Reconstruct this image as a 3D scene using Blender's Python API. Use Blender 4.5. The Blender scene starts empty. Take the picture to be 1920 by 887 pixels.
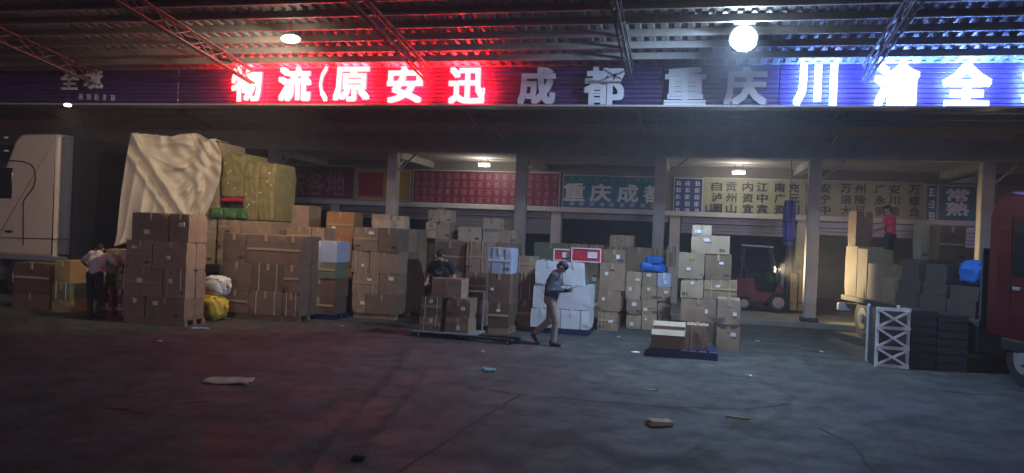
import bpy, bmesh, math, random
from mathutils import Vector, Matrix, Euler
random.seed(7)
SC = bpy.context.scene
COL = SC.collection
rad = math.radians

# ------------------------------------------------------------------ camera
W, H, F = 1920., 887., 1440.
CAMH = 2.2
RM = Matrix.Rotation(rad(13), 3, 'Z') @ Matrix.Rotation(rad(89.8), 3, 'X') @ Matrix.Rotation(rad(2.4), 3, 'Z')
cd = bpy.data.cameras.new('camera'); cam = bpy.data.objects.new('camera', cd); COL.objects.link(cam)
cam.matrix_world = Matrix.Translation((0, 0, CAMH)) @ RM.to_4x4()
cd.sensor_fit = 'HORIZONTAL'; cd.sensor_width = 36; cd.lens = 36 * F / W
cd.clip_start = 0.05; cd.clip_end = 400
SC.camera = cam

# ------------------------------------------------------------------ world, weak low sun added as fill from behind the camera, exposure
wd = bpy.data.worlds.new('World'); SC.world = wd; wd.use_nodes = True
nt = wd.node_tree; bg = nt.nodes['Background']
sky = nt.nodes.new('ShaderNodeTexSky'); sky.sky_type = 'NISHITA'; sky.sun_disc = False
sky.sun_elevation = rad(-2); sky.sun_rotation = rad(168)
nt.links.new(sky.outputs[0], bg.inputs[0]); bg.inputs[1].default_value = 0.07
sl = bpy.data.lights.new('sun', 'SUN'); so = bpy.data.objects.new('sun', sl); COL.objects.link(so)
sl.energy = 0.36; sl.angle = rad(10); sl.color = (.84, .68, 1)
so.rotation_euler = (rad(82), 0, rad(12)); so.location = (0, -10, 20)
vs = SC.view_settings; vs.view_transform = 'Standard'; vs.look = 'None'; vs.exposure = 0; vs.gamma = 1; vs.use_curve_mapping = False
cy = SC.cycles; cy.use_denoising = True; cy.max_bounces = 4; cy.diffuse_bounces = 2; cy.glossy_bounces = 2; cy.use_adaptive_sampling = True; cy.adaptive_threshold = .03
cy.transmission_bounces = 4; cy.transparent_max_bounces = 8; cy.volume_bounces = 0; cy.sample_clamp_indirect = 6; cy.sample_clamp_direct = 0
try: cy.denoiser = 'OPENIMAGEDENOISE'
except Exception: pass
cy.use_light_tree = True; cy.caustics_reflective = False; cy.caustics_refractive = False

HAZE = .0062
RED_GAIN, WHITE_GAIN = 15.0, 70.0
FLOOD_W, LED_W, LED_W2, TUBE_E, HEAD_W, TUBE_W = 560., 900., 210., 12., 1700., 44.

# ------------------------------------------------------------------ pixel helpers (photo pixels -> points at a chosen distance)
CP = Vector((0, 0, CAMH))
def ray(x, y): return RM @ Vector(((x - W/2)/F, -(y - H/2)/F, -1))
def G(x, y, z=0.):
    d = ray(x, y); return CP + d*((z - CAMH)/d.z)
def D(x, y, Y):
    d = ray(x, y); return CP + d*(Y/d.y)

# ------------------------------------------------------------------ materials
MATS = {}
def P(name, col, rough=.6, metal=0., emit=None, estr=0., alpha=None, noise=None, bump=0., nscale=8., coat=0., objvar=0., spec=.5):
    if name in MATS: return MATS[name]
    m = bpy.data.materials.new(name); m.use_nodes = True; MATS[name] = m
    n = m.node_tree; b = n.nodes['Principled BSDF']; L = n.links.new
    b.inputs['Roughness'].default_value = rough; b.inputs['Metallic'].default_value = metal
    b.inputs['Specular IOR Level'].default_value = spec
    b.inputs['Coat Weight'].default_value = coat
    c4 = (*col, 1)
    b.inputs['Base Color'].default_value = c4
    src = None
    if noise or bump:
        tc = n.nodes.new('ShaderNodeTexCoord'); nz = n.nodes.new('ShaderNodeTexNoise')
        nz.inputs['Scale'].default_value = nscale; nz.inputs['Detail'].default_value = 8; nz.inputs['Roughness'].default_value = .65
        L(tc.outputs['Object'], nz.inputs['Vector'])
        if noise:
            cr = n.nodes.new('ShaderNodeValToRGB')
            cr.color_ramp.elements[0].position = .3; cr.color_ramp.elements[1].position = .72
            cr.color_ramp.elements[0].color = (*[c*(1-noise) for c in col], 1); cr.color_ramp.elements[1].color = (*[min(1, c*(1+noise)) for c in col], 1)
            L(nz.outputs['Fac'], cr.inputs['Fac']); src = cr.outputs['Color']
        if bump:
            bp = n.nodes.new('ShaderNodeBump'); bp.inputs['Strength'].default_value = bump; bp.inputs['Distance'].default_value = .02
            L(nz.outputs['Fac'], bp.inputs['Height']); L(bp.outputs['Normal'], b.inputs['Normal'])
    if objvar:
        oi = n.nodes.new('ShaderNodeObjectInfo'); hs = n.nodes.new('ShaderNodeHueSaturation')
        mr = n.nodes.new('ShaderNodeMapRange'); mr.inputs['To Min'].default_value = 1-objvar; mr.inputs['To Max'].default_value = 1+objvar
        L(oi.outputs['Random'], mr.inputs['Value']); L(mr.outputs['Result'], hs.inputs['Value'])
        if src: L(src, hs.inputs['Color'])
        else: hs.inputs['Color'].default_value = c4
        src = hs.outputs['Color']
    if src: L(src, b.inputs['Base Color'])
    if emit:
        b.inputs['Emission Color'].default_value = (*emit, 1); b.inputs['Emission Strength'].default_value = estr
    if alpha is not None: b.inputs['Alpha'].default_value = alpha
    return m

def ground_mat():
    m = bpy.data.materials.new('worn_concrete'); m.use_nodes = True; n = m.node_tree; b = n.nodes['Principled BSDF']; L = n.links.new
    tc = n.nodes.new('ShaderNodeTexCoord')
    def noise(s, d=8, r=.65):
        z = n.nodes.new('ShaderNodeTexNoise'); z.inputs['Scale'].default_value = s; z.inputs['Detail'].default_value = d; z.inputs['Roughness'].default_value = r
        L(tc.outputs['Object'], z.inputs['Vector']); return z.outputs['Fac']
    def ramp(f, p0, c0, p1, c1):
        r = n.nodes.new('ShaderNodeValToRGB'); e = r.color_ramp.elements
        e[0].position = p0; e[0].color = (*c0, 1); e[1].position = p1; e[1].color = (*c1, 1); L(f, r.inputs['Fac']); return r.outputs['Color']
    base = ramp(noise(.55), .35, (.058, .062, .056), .68, (.124, .130, .120))
    spots = ramp(noise(2.3, 10, .72), .40, (.12, .12, .12), .58, (1, 1, 1))
    grit = ramp(noise(38, 4, .8), .34, (.45, .45, .45), .66, (1.5, 1.5, 1.5))
    def mul(a, c):
        k = n.nodes.new('ShaderNodeMixRGB'); k.blend_type = 'MULTIPLY'; k.inputs[0].default_value = 1; L(a, k.inputs[1]); L(c, k.inputs[2]); return k.outputs[0]
    def mulf(a, c, f):
        k = n.nodes.new('ShaderNodeMixRGB'); k.blend_type = 'MULTIPLY'; k.inputs[0].default_value = f; L(a, k.inputs[1]); L(c, k.inputs[2]); return k.outputs[0]
    L(mul(mulf(base, spots, .66), grit), b.inputs['Base Color'])
    rr = ramp(noise(1.2), .35, (.62,)*3, .65, (.88,)*3); L(rr, b.inputs['Roughness'])
    bp = n.nodes.new('ShaderNodeBump'); bp.inputs['Strength'].default_value = .35; bp.inputs['Distance'].default_value = .015
    L(noise(28, 6), bp.inputs['Height']); L(bp.outputs['Normal'], b.inputs['Normal'])
    return m

GROUND = ground_mat()
CARD = [P('card_brown', (.31, .21, .135), .75, noise=.18, nscale=5, bump=.08, objvar=.3),
        P('card_tan', (.40, .30, .20), .75, noise=.15, nscale=4, bump=.08, objvar=.26),
        P('card_dark', (.17, .095, .06), .72, noise=.2, nscale=5, bump=.08, objvar=.28),
        P('card_pale', (.55, .45, .32), .75, noise=.12, nscale=4, bump=.06, objvar=.1),
        P('card_white', (.72, .74, .78), .6, noise=.06, nscale=3, objvar=.05),
        P('card_red', (.55, .03, .05), .5, noise=.1, nscale=4),
        P('card_blue', (.06, .25, .6), .5, noise=.12, nscale=6),
        P('card_palebl', (.45, .5, .66), .55, noise=.1, nscale=4),
        P('card_green', (.17, .19, .12), .7, noise=.15, nscale=4),
        P('card_yellow', (.33, .25, .11), .7, noise=.15, nscale=4, objvar=.1)]
CARD += [P('grey_brown_card', (.075, .058, .05), .7, noise=.3, nscale=9, bump=.3), P('card_maroon', (.22, .02, .035), .6, noise=.2, nscale=5), P('card_brown_redlit', (.40, .19, .075), .75, noise=.2, nscale=5, objvar=.1)]  # last card: brown with the sign's red light put into the colour
BROWN, TAN, DARK, PALE, WHITE, REDC, BLUEC, PALEBL, GREENC, YELC = range(10)
CNAME = ['brown', 'tan', 'dark brown', 'pale', 'white', 'red', 'blue', 'pale blue', 'green', 'yellowish', 'grey brown', 'dull red', 'red-lit brown']
TAPE = P('packing_tape', (.48, .36, .2), .12, spec=.7)
CLEAR = P('clear_tape', (.6, .55, .5), .08, alpha=.45)
PAPER_GLINT = P('paper_and_glint', (.85, .85, .85), .25)  # white paper, also used for the painted glints on cartons
STRAP = P('strap_plastic', (.5, .48, .38), .3)
INK = P('ink', (.06, .06, .08), .6)
WOOD = P('pallet_wood', (.30, .21, .12), .8, noise=.3, nscale=6, bump=.2)
BLUEP = P('blue_plastic', (.010, .02, .09), .4, noise=.12)
STEEL = P('galvanised_steel', (.36, .37, .39), .5, .4, noise=.15, nscale=6)
ROOFM = P('roof_metal', (.31, .31, .32), .45, .15, noise=.22, nscale=2.5)
TRUSSM = P('truss_paint', (.14, .13, .13), .6, .1, noise=.2, nscale=5)
PURL = P('purlin_paint', (.36, .34, .33), .55, .2, noise=.2, nscale=5)
SIGNB = P('sign_blue', (.05, .03, .115), .35, noise=.12, nscale=3)
UNLIT = P('unlit_acrylic', (.55, .57, .62), .35)
LRED = [P('lit_red_face', (.8, .7, .7), .4, emit=(1, .52, .50), estr=2.1), P('lit_red_halo', (.8, .1, .1), .4, emit=(1, .015, .025), estr=RED_GAIN), P('added_red_back', (.8, .1, .1), .4, emit=(1, .005, .008), estr=230.), P('added_red_top', (.8, .1, .1), .4, emit=(1, .01, .015), estr=520.)]
LWHITE = [P('lit_white_face', (.8, .8, .85), .4, emit=(.62, .78, 1.0), estr=3.4), P('lit_white_halo', (.8, .8, .85), .4, emit=(.16, .34, 1.0), estr=WHITE_GAIN), P('added_white_back', (.8, .8, .85), .4, emit=(.12, .28, 1.0), estr=55.), P('added_white_top', (.8, .8, .85), .4, emit=(.14, .30, 1.0), estr=230.)]
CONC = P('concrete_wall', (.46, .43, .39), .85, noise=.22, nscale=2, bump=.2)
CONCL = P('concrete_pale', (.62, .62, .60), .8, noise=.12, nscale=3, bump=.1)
CEILM = P('porch_ceiling', (.50, .46, .41), .9, noise=.2, nscale=1.5)
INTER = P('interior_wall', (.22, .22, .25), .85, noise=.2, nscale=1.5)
SHUT = P('shutter_metal', (.25, .26, .28), .45, .5, noise=.12)
BLACK = P('black_rubber', (.02, .02, .02), .7, noise=.3, nscale=12, bump=.2)
DGREY = P('dark_metal', (.05, .05, .055), .5, .5)
WHITEP = P('white_paint', (.75, .76, .78), .5, noise=.12, nscale=8)
GLASS = P('dark_glass', (.012, .014, .018), .08, spec=.8)
CREAM = P('cab_paint', (.58, .47, .37), .32, noise=.06, nscale=2, coat=.3)
CABGREY = P('cab_grey', (.2, .21, .23), .45, noise=.08)
CABRED = P('cab_red', (.075, .004, .008), .25, noise=.1, nscale=2, coat=.6)
FORKRED = P('fork_red', (.12, .011, .013), .4, noise=.15, nscale=4, coat=.3)
def tarp_mat(name, col, scale=160):
    return P(name, col, .6, noise=.1, nscale=5, bump=.15)
TARP = tarp_mat('cream_tarp', (.62, .53, .40))
SHADEBLK = P('shade_black', (.022, .024, .032), .85, noise=.2, bump=.3, nscale=9, spec=.15)  # near-black that paints in the shade behind the left cab
SACKG = P('green_sack', (.08, .19, .06), .65, noise=.25, nscale=9, bump=.3)
SACKW = P('white_sack', (.68, .68, .64), .65, noise=.15, nscale=9, bump=.3)
SACKY = P('yellow_sack', (.62, .45, .05), .6, noise=.2, nscale=9, bump=.3)
SACKB = P('blue_sack', (.02, .16, .62), .45, noise=.2, nscale=9, bump=.3)
PURPLE = P('purple_cloth', (.10, .10, .42), .55, noise=.15, nscale=9)
WRAP = P('stretch_film', (.5, .48, .48), .12, alpha=.10, spec=.9)

# ------------------------------------------------------------------ mesh builder
class MB:
    def __init__(s): s.v = []; s.f = []; s.m = []
    def add(s, vs, fs, mi=0):
        o = len(s.v); s.v += [tuple(v) for v in vs]; s.f += [tuple(i+o for i in f) for f in fs]; s.m += [mi]*len(fs); return s
    def box(s, c, d, mi=0, rz=0., bev=0., R=None):
        bm = bmesh.new(); bmesh.ops.create_cube(bm, size=1); bmesh.ops.scale(bm, vec=d, verts=bm.verts)
        if bev: bmesh.ops.bevel(bm, geom=bm.edges[:], offset=min(bev, min(d)*.45), segments=1 if bev < .03 else 3, profile=.5, affect='EDGES')
        M = R.to_4x4() if R is not None else Matrix.Rotation(rz, 4, 'Z')
        bm.transform(Matrix.Translation(c) @ M); s.bm(bm, mi); return s
    def bx(s, x0, x1, y0, y1, z0, z1, mi=0, bev=0.):
        return s.box(((x0+x1)/2, (y0+y1)/2, (z0+z1)/2), (abs(x1-x0), abs(y1-y0), abs(z1-z0)), mi, 0, bev)
    def bm(s, bm, mi=0):
        bm.verts.ensure_lookup_table(); bm.verts.index_update()
        s.add([v.co[:] for v in bm.verts], [[v.index for v in f.verts] for f in bm.faces], mi); bm.free()
    def cyl(s, a, b, r0, r1=None, n=12, mi=0, caps=True):
        a = Vector(a); b = Vector(b); r1 = r0 if r1 is None else r1; d = (b-a).normalized()
        u = d.orthogonal().normalized(); w = d.cross(u); vs = []
        for p, r in ((a, r0), (b, r1)):
            for i in range(n):
                t = 2*math.pi*i/n; vs.append(p+u*(r*math.cos(t))+w*(r*math.sin(t)))
        fs = [(i, (i+1) % n, n+(i+1) % n, n+i) for i in range(n)]
        if caps: fs += [tuple(range(n))[::-1], tuple(range(n, 2*n))]
        return s.add(vs, fs, mi)
    def bar(s, a, b, w, h, mi=0):
        a = Vector(a); b = Vector(b); d = b-a; L = d.length
        q = d.to_track_quat('X', 'Z').to_matrix(); return s.box((a+b)/2, (L, w, h), mi, R=q)
    def extrude(s, pts, axis, a, b, mi=0):
        # polygon pts in the plane normal to axis (list of 2-tuples), from a to b
        def pt(p, t): return (p[0], t, p[1]) if axis == 'y' else ((t, p[0], p[1]) if axis == 'x' else (p[0], p[1], t))
        n = len(pts); vs = [pt(p, a) for p in pts]+[pt(p, b) for p in pts]
        fs = [(i, (i+1) % n, n+(i+1) % n, n+i) for i in range(n)]+[tuple(range(n))[::-1], tuple(range(n, 2*n))]
        return s.add(vs, fs, mi)
    def sphere(s, c, r, mi=0, seg=12, ring=8, sc=(1, 1, 1), jit=0.):
        bm = bmesh.new(); bmesh.ops.create_uvsphere(bm, u_segments=seg, v_segments=ring, radius=r)
        for v in bm.verts: v.co = Vector((v.co.x*sc[0], v.co.y*sc[1], v.co.z*sc[2]))*(1+random.uniform(-jit, jit))
        bm.transform(Matrix.Translation(c)); s.bm(bm, mi); return s
    def build(s, name, mats, parent=None, loc=None, rz=0., smooth=False):
        me = bpy.data.meshes.new(name); me.from_pydata(s.v, [], s.f)
        for m in (mats if isinstance(mats, (list, tuple)) else [mats]): me.materials.append(m)
        me.polygons.foreach_set('material_index', s.m)
        bm = bmesh.new(); bm.from_mesh(me); bmesh.ops.recalc_face_normals(bm, faces=bm.faces); bm.to_mesh(me); bm.free()
        if smooth:
            me.polygons.foreach_set('use_smooth', [True]*len(me.polygons))
            try: me.set_sharp_from_angle(angle=rad(40))
            except Exception: pass
        o = bpy.data.objects.new(name, me); COL.objects.link(o)
        if parent is not None: o.parent = parent
        if loc is not None: o.location = loc
        o.rotation_euler.z = rz
        return o

def tag(o, label=None, cat=None, group=None, kind=None):
    if label: o['label'] = label
    if cat: o['category'] = cat
    if group: o['group'] = group
    if kind: o['kind'] = kind
    return o
def thing(name, label, cat, loc=(0, 0, 0), rz=0., group=None):
    o = bpy.data.objects.new(name, None); COL.objects.link(o); o.location = loc; o.rotation_euler.z = rz; o.empty_display_size = .1
    return tag(o, label, cat, group)
def copy_part(o, parent, loc=None):
    c = o.copy(); COL.objects.link(c); c.parent = parent
    if loc is not None: c.location = loc
    return c

# ------------------------------------------------------------------ text
GL = {}
def glyph(ch, w, h, depth, bold=.03):
    """mesh of one character, centred, w x h, standing in XZ facing -Y; bold = stroke thickening by four shifted copies"""
    if ch not in GL:
        cu = bpy.data.curves.new('character', 'FONT'); cu.body = ch; cu.size = 1; cu.extrude = .5; cu.resolution_u = 2
        o = bpy.data.objects.new('character', cu); COL.objects.link(o)
        dg = bpy.context.evaluated_depsgraph_get(); me = bpy.data.meshes.new_from_object(o.evaluated_get(dg))
        bm = bmesh.new(); bm.from_mesh(me); bmesh.ops.remove_doubles(bm, verts=bm.verts, dist=.0005); bmesh.ops.dissolve_limit(bm, angle_limit=rad(4), verts=bm.verts, edges=bm.edges); bm.verts.index_update()
        GL[ch] = ([v.co.copy() for v in bm.verts], [tuple(v.index for v in f.verts) for f in bm.faces]); bm.free()
        bpy.data.objects.remove(o); bpy.data.curves.remove(cu); bpy.data.meshes.remove(me)
    vs, fs = GL[ch]
    x0 = min(v.x for v in vs); x1 = max(v.x for v in vs); y0 = min(v.y for v in vs); y1 = max(v.y for v in vs)
    mb = MB(); kx, kz = (w-2*bold*w)/(x1-x0), (h-2*bold*h)/(y1-y0)
    for q, (sx, sz_) in enumerate(((-1, -1), (1, -1), (-1, 1), (1, 1)) if bold > 0 else ((0, 0),)):
        mb.add([((v.x-(x0+x1)/2)*kx+sx*bold*w, -v.z*depth-.0007*q, (v.y-(y0+y1)/2)*kz+sz_*bold*h) for v in vs], fs)
    return mb
def smudge_glyph(mb, x, z, w, h, y, seed):
    """an unreadable little character: a few bars"""
    r = random.Random(seed); t = h*.14
    for k in range(3):
        zz = z-h/2+h*(.15+.35*k); ww = w*r.uniform(.6, 1)
        mb.bx(x-ww/2, x+ww/2, y-.004, y, zz-t/2, zz+t/2)
    xx = x+r.uniform(-.25, .25)*w
    mb.bx(xx-t/2, xx+t/2, y-.006, y-.001, z-h/2, z+h/2)
    if r.random() < .6:
        xx = x+(.38 if r.random() < .5 else -.38)*w; mb.bx(xx-t/2, xx+t/2, y-.007, y-.002, z-h/2, z+h*.3)

# ================================================================== THE SETTING
mb = MB(); mb.add([(-90, -40, 0), (90, -40, 0), (90, 90, 0), (-90, 90, 0)], [(0, 1, 2, 3)])
tag(mb.build('ground', GROUND), kind='structure')
DOCKY, DOCKZ = 21.9, .15
mb = MB(); mb.bx(-30, 16, DOCKY, 34, -.05, DOCKZ, bev=.02)
tag(mb.build('loading_dock', P('dock_concrete', (.30, .29, .27), .7, noise=.25, nscale=2, bump=.2)), kind='structure')

# joints and cracks in the yard: tar-filled, a little proud
def ribbon(name, pts, w, mat, z=.005, jit=.02, kind='structure'):
    P2 = []
    for a, b in zip(pts[:-1], pts[1:]):
        n = max(2, int((b-a).length/.25))
        for i in range(n): P2.append(a.lerp(b, i/n))
    P2.append(pts[-1]); vs = []; r = random.Random(len(P2))
    for i, p in enumerate(P2):
        d = (P2[min(i+1, len(P2)-1)]-P2[max(i-1, 0)]).normalized(); nn = Vector((-d.y, d.x, 0)); q = p+nn*r.uniform(-jit, jit); ww = w*r.uniform(.45, 1.2)
        for s_, zz in ((-1, z-.003), (0, z), (1, z-.003)): vs.append(q+nn*(ww/2*s_)+Vector((0, 0, zz)))
    fs = []
    for i in range(len(P2)-1):
        a = 3*i; fs += [(a, a+1, a+4, a+3), (a+1, a+2, a+5, a+4)]
    mb = MB(); mb.add(vs, fs); o = mb.build(name, mat); return tag(o, kind=kind)
TAR = P('tar', (.012, .012, .013), .75)
ribbon('ground_joint', [G(975, 740), G(870, 805), G(750, 887), G(600, 985)], .05, TAR)
ribbon('ground_joint', [G(880, 727), G(975, 740), G(1110, 752), G(1260, 763), G(1400, 768), G(1480, 757)], .05, TAR)
ribbon('ground_crack', [G(1536, 803), G(1580, 822), G(1612, 850), G(1640, 887), G(1655, 930)], .05, TAR, jit=.03)
ribbon('ground_crack', [G(335, 756), G(398, 752)], .05, TAR)
ribbon('ground_crack', [G(185, 765), G(235, 768), G(275, 777)], .05, TAR)
ribbon('ground_joint', [G(1700, 726), G(1800, 737), G(1900, 744), G(2050, 757)], .06, TAR)

TYRE = P('tyre_mark', (.02, .02, .02), .8, alpha=.12)
for pts in (((1300, 690), (1420, 712), (1480, 740), (1470, 775), (1380, 830), (1250, 887)), ((1260, 700), (1370, 725), (1415, 748), (1400, 785), (1300, 845), (1150, 900)), ((120, 640), (420, 670), (760, 690), (1050, 700), (1300, 690)), ((560, 887), (640, 800), (700, 740), (740, 690), (760, 650)), ((640, 887), (712, 800), (765, 740), (800, 692))):
    ribbon('tyre_mark', [G(*q) for q in pts], .17, TYRE, z=.009, jit=.012)

# ------------------------------------------------------------------ warehouse
PY = 22.2; WY = 25.6; IY = 33.
PX = [-17.05, -13.0, -8.95, -4.9, -.87, 3.25, 7.45]
wh = thing('warehouse', 'concrete warehouse with pillared loading porch and open bays behind the stacks', 'building', (0, WY, 0))
def wpart(name, mb, mat, parent=None, smooth=False):
    mb.v = [(x, y-WY, z) for x, y, z in mb.v]; return mb.build(name, mat, wh if parent is None else parent, smooth=smooth)
def wbox(name, x0, x1, y0, y1, z0, z1, mat, bev=0., parent=None):
    mb = MB(); mb.bx(x0, x1, y0, y1, z0, z1, 0, bev); return wpart(name, mb, mat, parent)
CZ = 4.55
wbox('porch_beam', -28, 16, 21.95, 22.45, CZ, 5.14, CONC, .02)
wbox('porch_ceiling', -28, 16, 22.45, WY+.3, CZ+.05, CZ+.25, CEILM)
for x in PX:
    p = wbox('pillar', x-.16, x+.16, PY-.16, PY+.16, DOCKZ, CZ, CONC, .02)
    wbox('pillar_base', x-.22, x+.22, PY-.22, PY+.22, DOCKZ, DOCKZ+.12, P('pillar_base', (.06, .06, .06), .8, noise=.3), .015, p)
    mb = MB(); mb.bar((x, PY+.1, CZ-.5), (x+.0, PY+1.1, CZ), .07, .07); mb.bar((x+.16, PY, CZ-.55), (x+.75, PY, CZ), .05, .05); wpart('brace', mb, PURL)
    wbox('ceiling_rib', x-.14, x+.14, 22.45, WY, CZ-.16, CZ+.05, CONC)
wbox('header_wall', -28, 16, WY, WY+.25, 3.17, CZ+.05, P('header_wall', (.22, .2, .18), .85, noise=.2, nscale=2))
PIL = [D(px, 430, WY).x for px in (1042, 1265, 1505, 1755)]
PIL = [PIL[0]-3*4.05, PIL[0]-2*4.05, PIL[0]-4.05]+PIL+[PIL[-1]+4.1]
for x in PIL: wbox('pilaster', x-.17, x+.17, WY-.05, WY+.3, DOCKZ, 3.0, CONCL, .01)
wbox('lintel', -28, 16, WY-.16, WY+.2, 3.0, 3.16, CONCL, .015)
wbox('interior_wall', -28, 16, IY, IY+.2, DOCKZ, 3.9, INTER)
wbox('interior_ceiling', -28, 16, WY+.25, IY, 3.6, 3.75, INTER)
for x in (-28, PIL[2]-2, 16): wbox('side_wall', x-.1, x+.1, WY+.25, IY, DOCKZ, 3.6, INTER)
# roller shutters: curtain slats under each lintel, some drawn lower
for i, (a, b) in enumerate(zip(PIL[:-1], PIL[1:])):
    low = (2.9, 2.55, 2.2, 2.75, 2.35, 2.45, 2.3)[i]
    sh = wbox('shutter_box', a+.2, b-.2, WY+.02, WY+.32, 2.78, 2.99, SHUT, .02)
    n = int((2.78-low)/.11); 
    for k in range(n):
        wbox('shutter_slat', a+.2, b-.2, WY+.1, WY+.13, 2.78-.11*(k+1)+.008, 2.78-.11*k, SHUT, .008, sh)
# corner gusset plate seen near the right pillar
mb = MB(); mb.extrude([(D(1780, 345, WY).x, 4.3), (D(1830, 345, WY).x, 4.3), (D(1830, 310, WY).x, 4.54)], 'y', WY-.12, WY-.08); wpart('gusset_plate', mb, WHITEP)

# ------------------------------------------------------------------ yard canopy: sheet, purlins, trusses
def rz_(y): return 8.16-.13*y
SL = math.atan(-.13)
cp = thing('yard_canopy', 'corrugated metal canopy roof on lattice trusses over the whole yard', 'roof', (0, 17, rz_(17)))
RX0, RX1, RY0, RY1 = -25.2, 14.1, 8.8, 21.9
mb = MB(); x = RX0; prof = []
pitch = .25
while x < RX1:
    prof += [(x, .0), (x+.11, .0), (x+.145, .055), (x+.215, .055)]; x += pitch
prof.append((x, 0))
vs = []; fs = []
for y in (RY0, RY1):
    for (px_, dz) in prof: vs.append((px_, y-17, rz_(y)-rz_(17)+.09+dz))
n = len(prof); fs = [(i, i+1, n+i+1, n+i) for i in range(n-1)]
mb.add(vs, fs); mb.build('roof_sheet', ROOFM, cp)
py = RY0+.1; pb = None; PURY = []
while py < RY1-.05:
    if not (16.85 < py < 17.15): PURY.append(py)
    py += .62
for py in PURY:
    if pb is None:
        m = MB(); w, h, t = .06, .13, .008
        m.bx(RX0, RX1, -t/2, t/2, -h, 0); m.bx(RX0, RX1, -t/2, w, -.004, .004); m.bx(RX0, RX1, -t/2, w, -h-.004, -h+.004)
        pb = m.build('purlin', PURL, cp, (0, py-17, rz_(py)-rz_(17)+.085))
    else: copy_part(pb, cp, (0, py-17, rz_(py)-rz_(17)+.085))
TX = [-24.3, -19.7, -15.1, -10.55, -6.0, -1.4, 3.35, 8.0, 12.6]
web0 = None
for k, tx in enumerate(TX):
    m = MB(); y0, y1 = RY0+.05, 16.85
    for off in (-.05, -.36):
        for sx in (-.05, .05):
            m.bar((tx+sx, y0-17, rz_(y0)-rz_(17)+off), (tx+sx, y1-17, rz_(y1)-rz_(17)+off), .035, .035)
    tr = m.build('truss', TRUSSM, cp)
    for sx in (-1, 1):
        ny = 13
        for i in range(ny):
            ya = y0+(y1-y0)*i/ny; yb = y0+(y1-y0)*(i+1)/ny
            up = (i % 2 == 0) == (sx > 0)
            if web0 is None:
                w = MB(); w.bar((0, 0, 0), (0, yb-ya, .31+rz_(yb)-rz_(ya)), .02, .02); web0 = w.build('web_bar', TRUSSM, tr)
                w = MB(); w.bar((0, 0, 0), (0, yb-ya, -.31+rz_(yb)-rz_(ya)), .02, .02); web1 = w.build('web_bar', TRUSSM, tr); first = web1
            src = web0 if up else web1
            c = src if (src.get('used') is None and src.parent == tr) else copy_part(src, tr)
            src['used'] = 1
            c.location = (tx+sx*.05, ya-17, rz_(ya)-rz_(17)+(-.36 if up else -.05)); c.parent = tr
    # back half of the rafter behind the sign, down to the porch beam
    m = MB(); m.bar((tx, .45, rz_(17.45)-rz_(17)-.12), (tx, 4.9, rz_(21.9)-rz_(17)-.12), .06, .12); m.build('rear_rafter', PURL, cp)
for o in COL.objects:
    if o.get('used') is not None: del o['used']
# canopy columns beside the trucks
for tx in (-19.7, 8.0):
    m = MB(); m.cyl((tx, -.2, -rz_(17)), (tx, -.2, -.25), .11, n=16); m.build('column', STEEL, cp, smooth=True)

# ------------------------------------------------------------------ big sign
SY = 17.0
sz0, sz1 = 5.10, 6.02
sg = thing('overhead_sign', 'long dark blue sign board with big Chinese characters under the canopy', 'sign', (0, SY, sz0))
xl, xr = -24.9, 13.9
pw = 2.42; x = xl; first = None
while x < xr-.1:      # board panels with ribbed face
    if first is None:
        m = MB()
        hgt = sz1-sz0
        for r in range(9):
            a = r*hgt/9
            m.bx(0, pw-.012, .10, .16, a+.004, a+hgt/9-.004, 0, .012)
        m.bx(0, pw-.012, .135, .155, .01, hgt-.01)
        first = m.build('sign_panel', SIGNB, sg, (x, 0, 0))
    else: copy_part(first, sg, (x, 0, 0))
    x += pw
m = MB(); m.bx(xl, xr, -.24, .2, -.04, -.002); m.build('bottom_rail_shelf', PURL, sg)  # rail deepened into a shelf to keep letter light off the ground
m = MB(); m.bx(xl, xr, .06, .2, sz1-sz0+.002, sz1-sz0+.04); m.build('top_rail', PURL, sg)
m = MB()
for px_ in [RX0+1+3*i for i in range(13)]: m.bx(px_-.03, px_+.03, .2, .26, -.03, .98)
m.build('back_frame', PURL, sg)
def sign_char(ch, px0, py0, px1, py1, mat, lit, bold=.035, depth=.07):
    a = D(px0, (py0+py1)/2, SY); b = D(px1, (py0+py1)/2, SY); t = D((px0+px1)/2, py0, SY); u = D((px0+px1)/2, py1, SY)
    w, h = b.x-a.x, t.z-u.z
    g = glyph(ch, w, h, depth, bold)
    o = g.build('character', mat, sg, ((a.x+b.x)/2, -.09, (t.z+u.z)/2-sz0))
    if lit != 'u':
        for p in o.data.polygons: p.material_index = 0 if p.normal.y < -.7 else (2 if p.normal.y > .7 else 3 if p.normal.z > .5 else 1)  # backs and top edges get added glow to light board and roof
    o['label'] = {'r': 'character lit in glowing red', 'w': 'character lit in bluish white', 'u': 'unlit grey character'}[lit]
    return o
for ch, a, b, c, d in (('物', 439, 126, 496, 192), ('流', 526, 127, 587, 192), ('（', 603, 127, 617, 192), ('原', 629, 127, 696, 192), ('安', 729, 126, 796, 195), ('迅', 844, 128, 912, 197)):
    sign_char(ch, a, b, c, d, LRED, 'r')
for ch, a, b, c, d in (('成', 973, 128, 1043, 198), ('都', 1096, 127, 1172, 199), ('重', 1246, 128, 1324, 199), ('庆', 1357, 127, 1438, 199)):
    sign_char(ch, a, b, c, d, UNLIT, 'u')
for ch, a, b, c, d in (('川', 1488, 120, 1568, 199), ('渝', 1638, 119, 1722, 202), ('全', 1765, 118, 1856, 203), ('境', 1914, 116, 2004, 205)):
    sign_char(ch, a, b, c, d, LWHITE, 'w')
for ch, a, b, c, d in (('全', 120, 133, 152, 170), ('境', 163, 132, 197, 168)):
    sign_char(ch, a, b, c, d, UNLIT, 'u', .025, .05)
m = MB()
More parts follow.
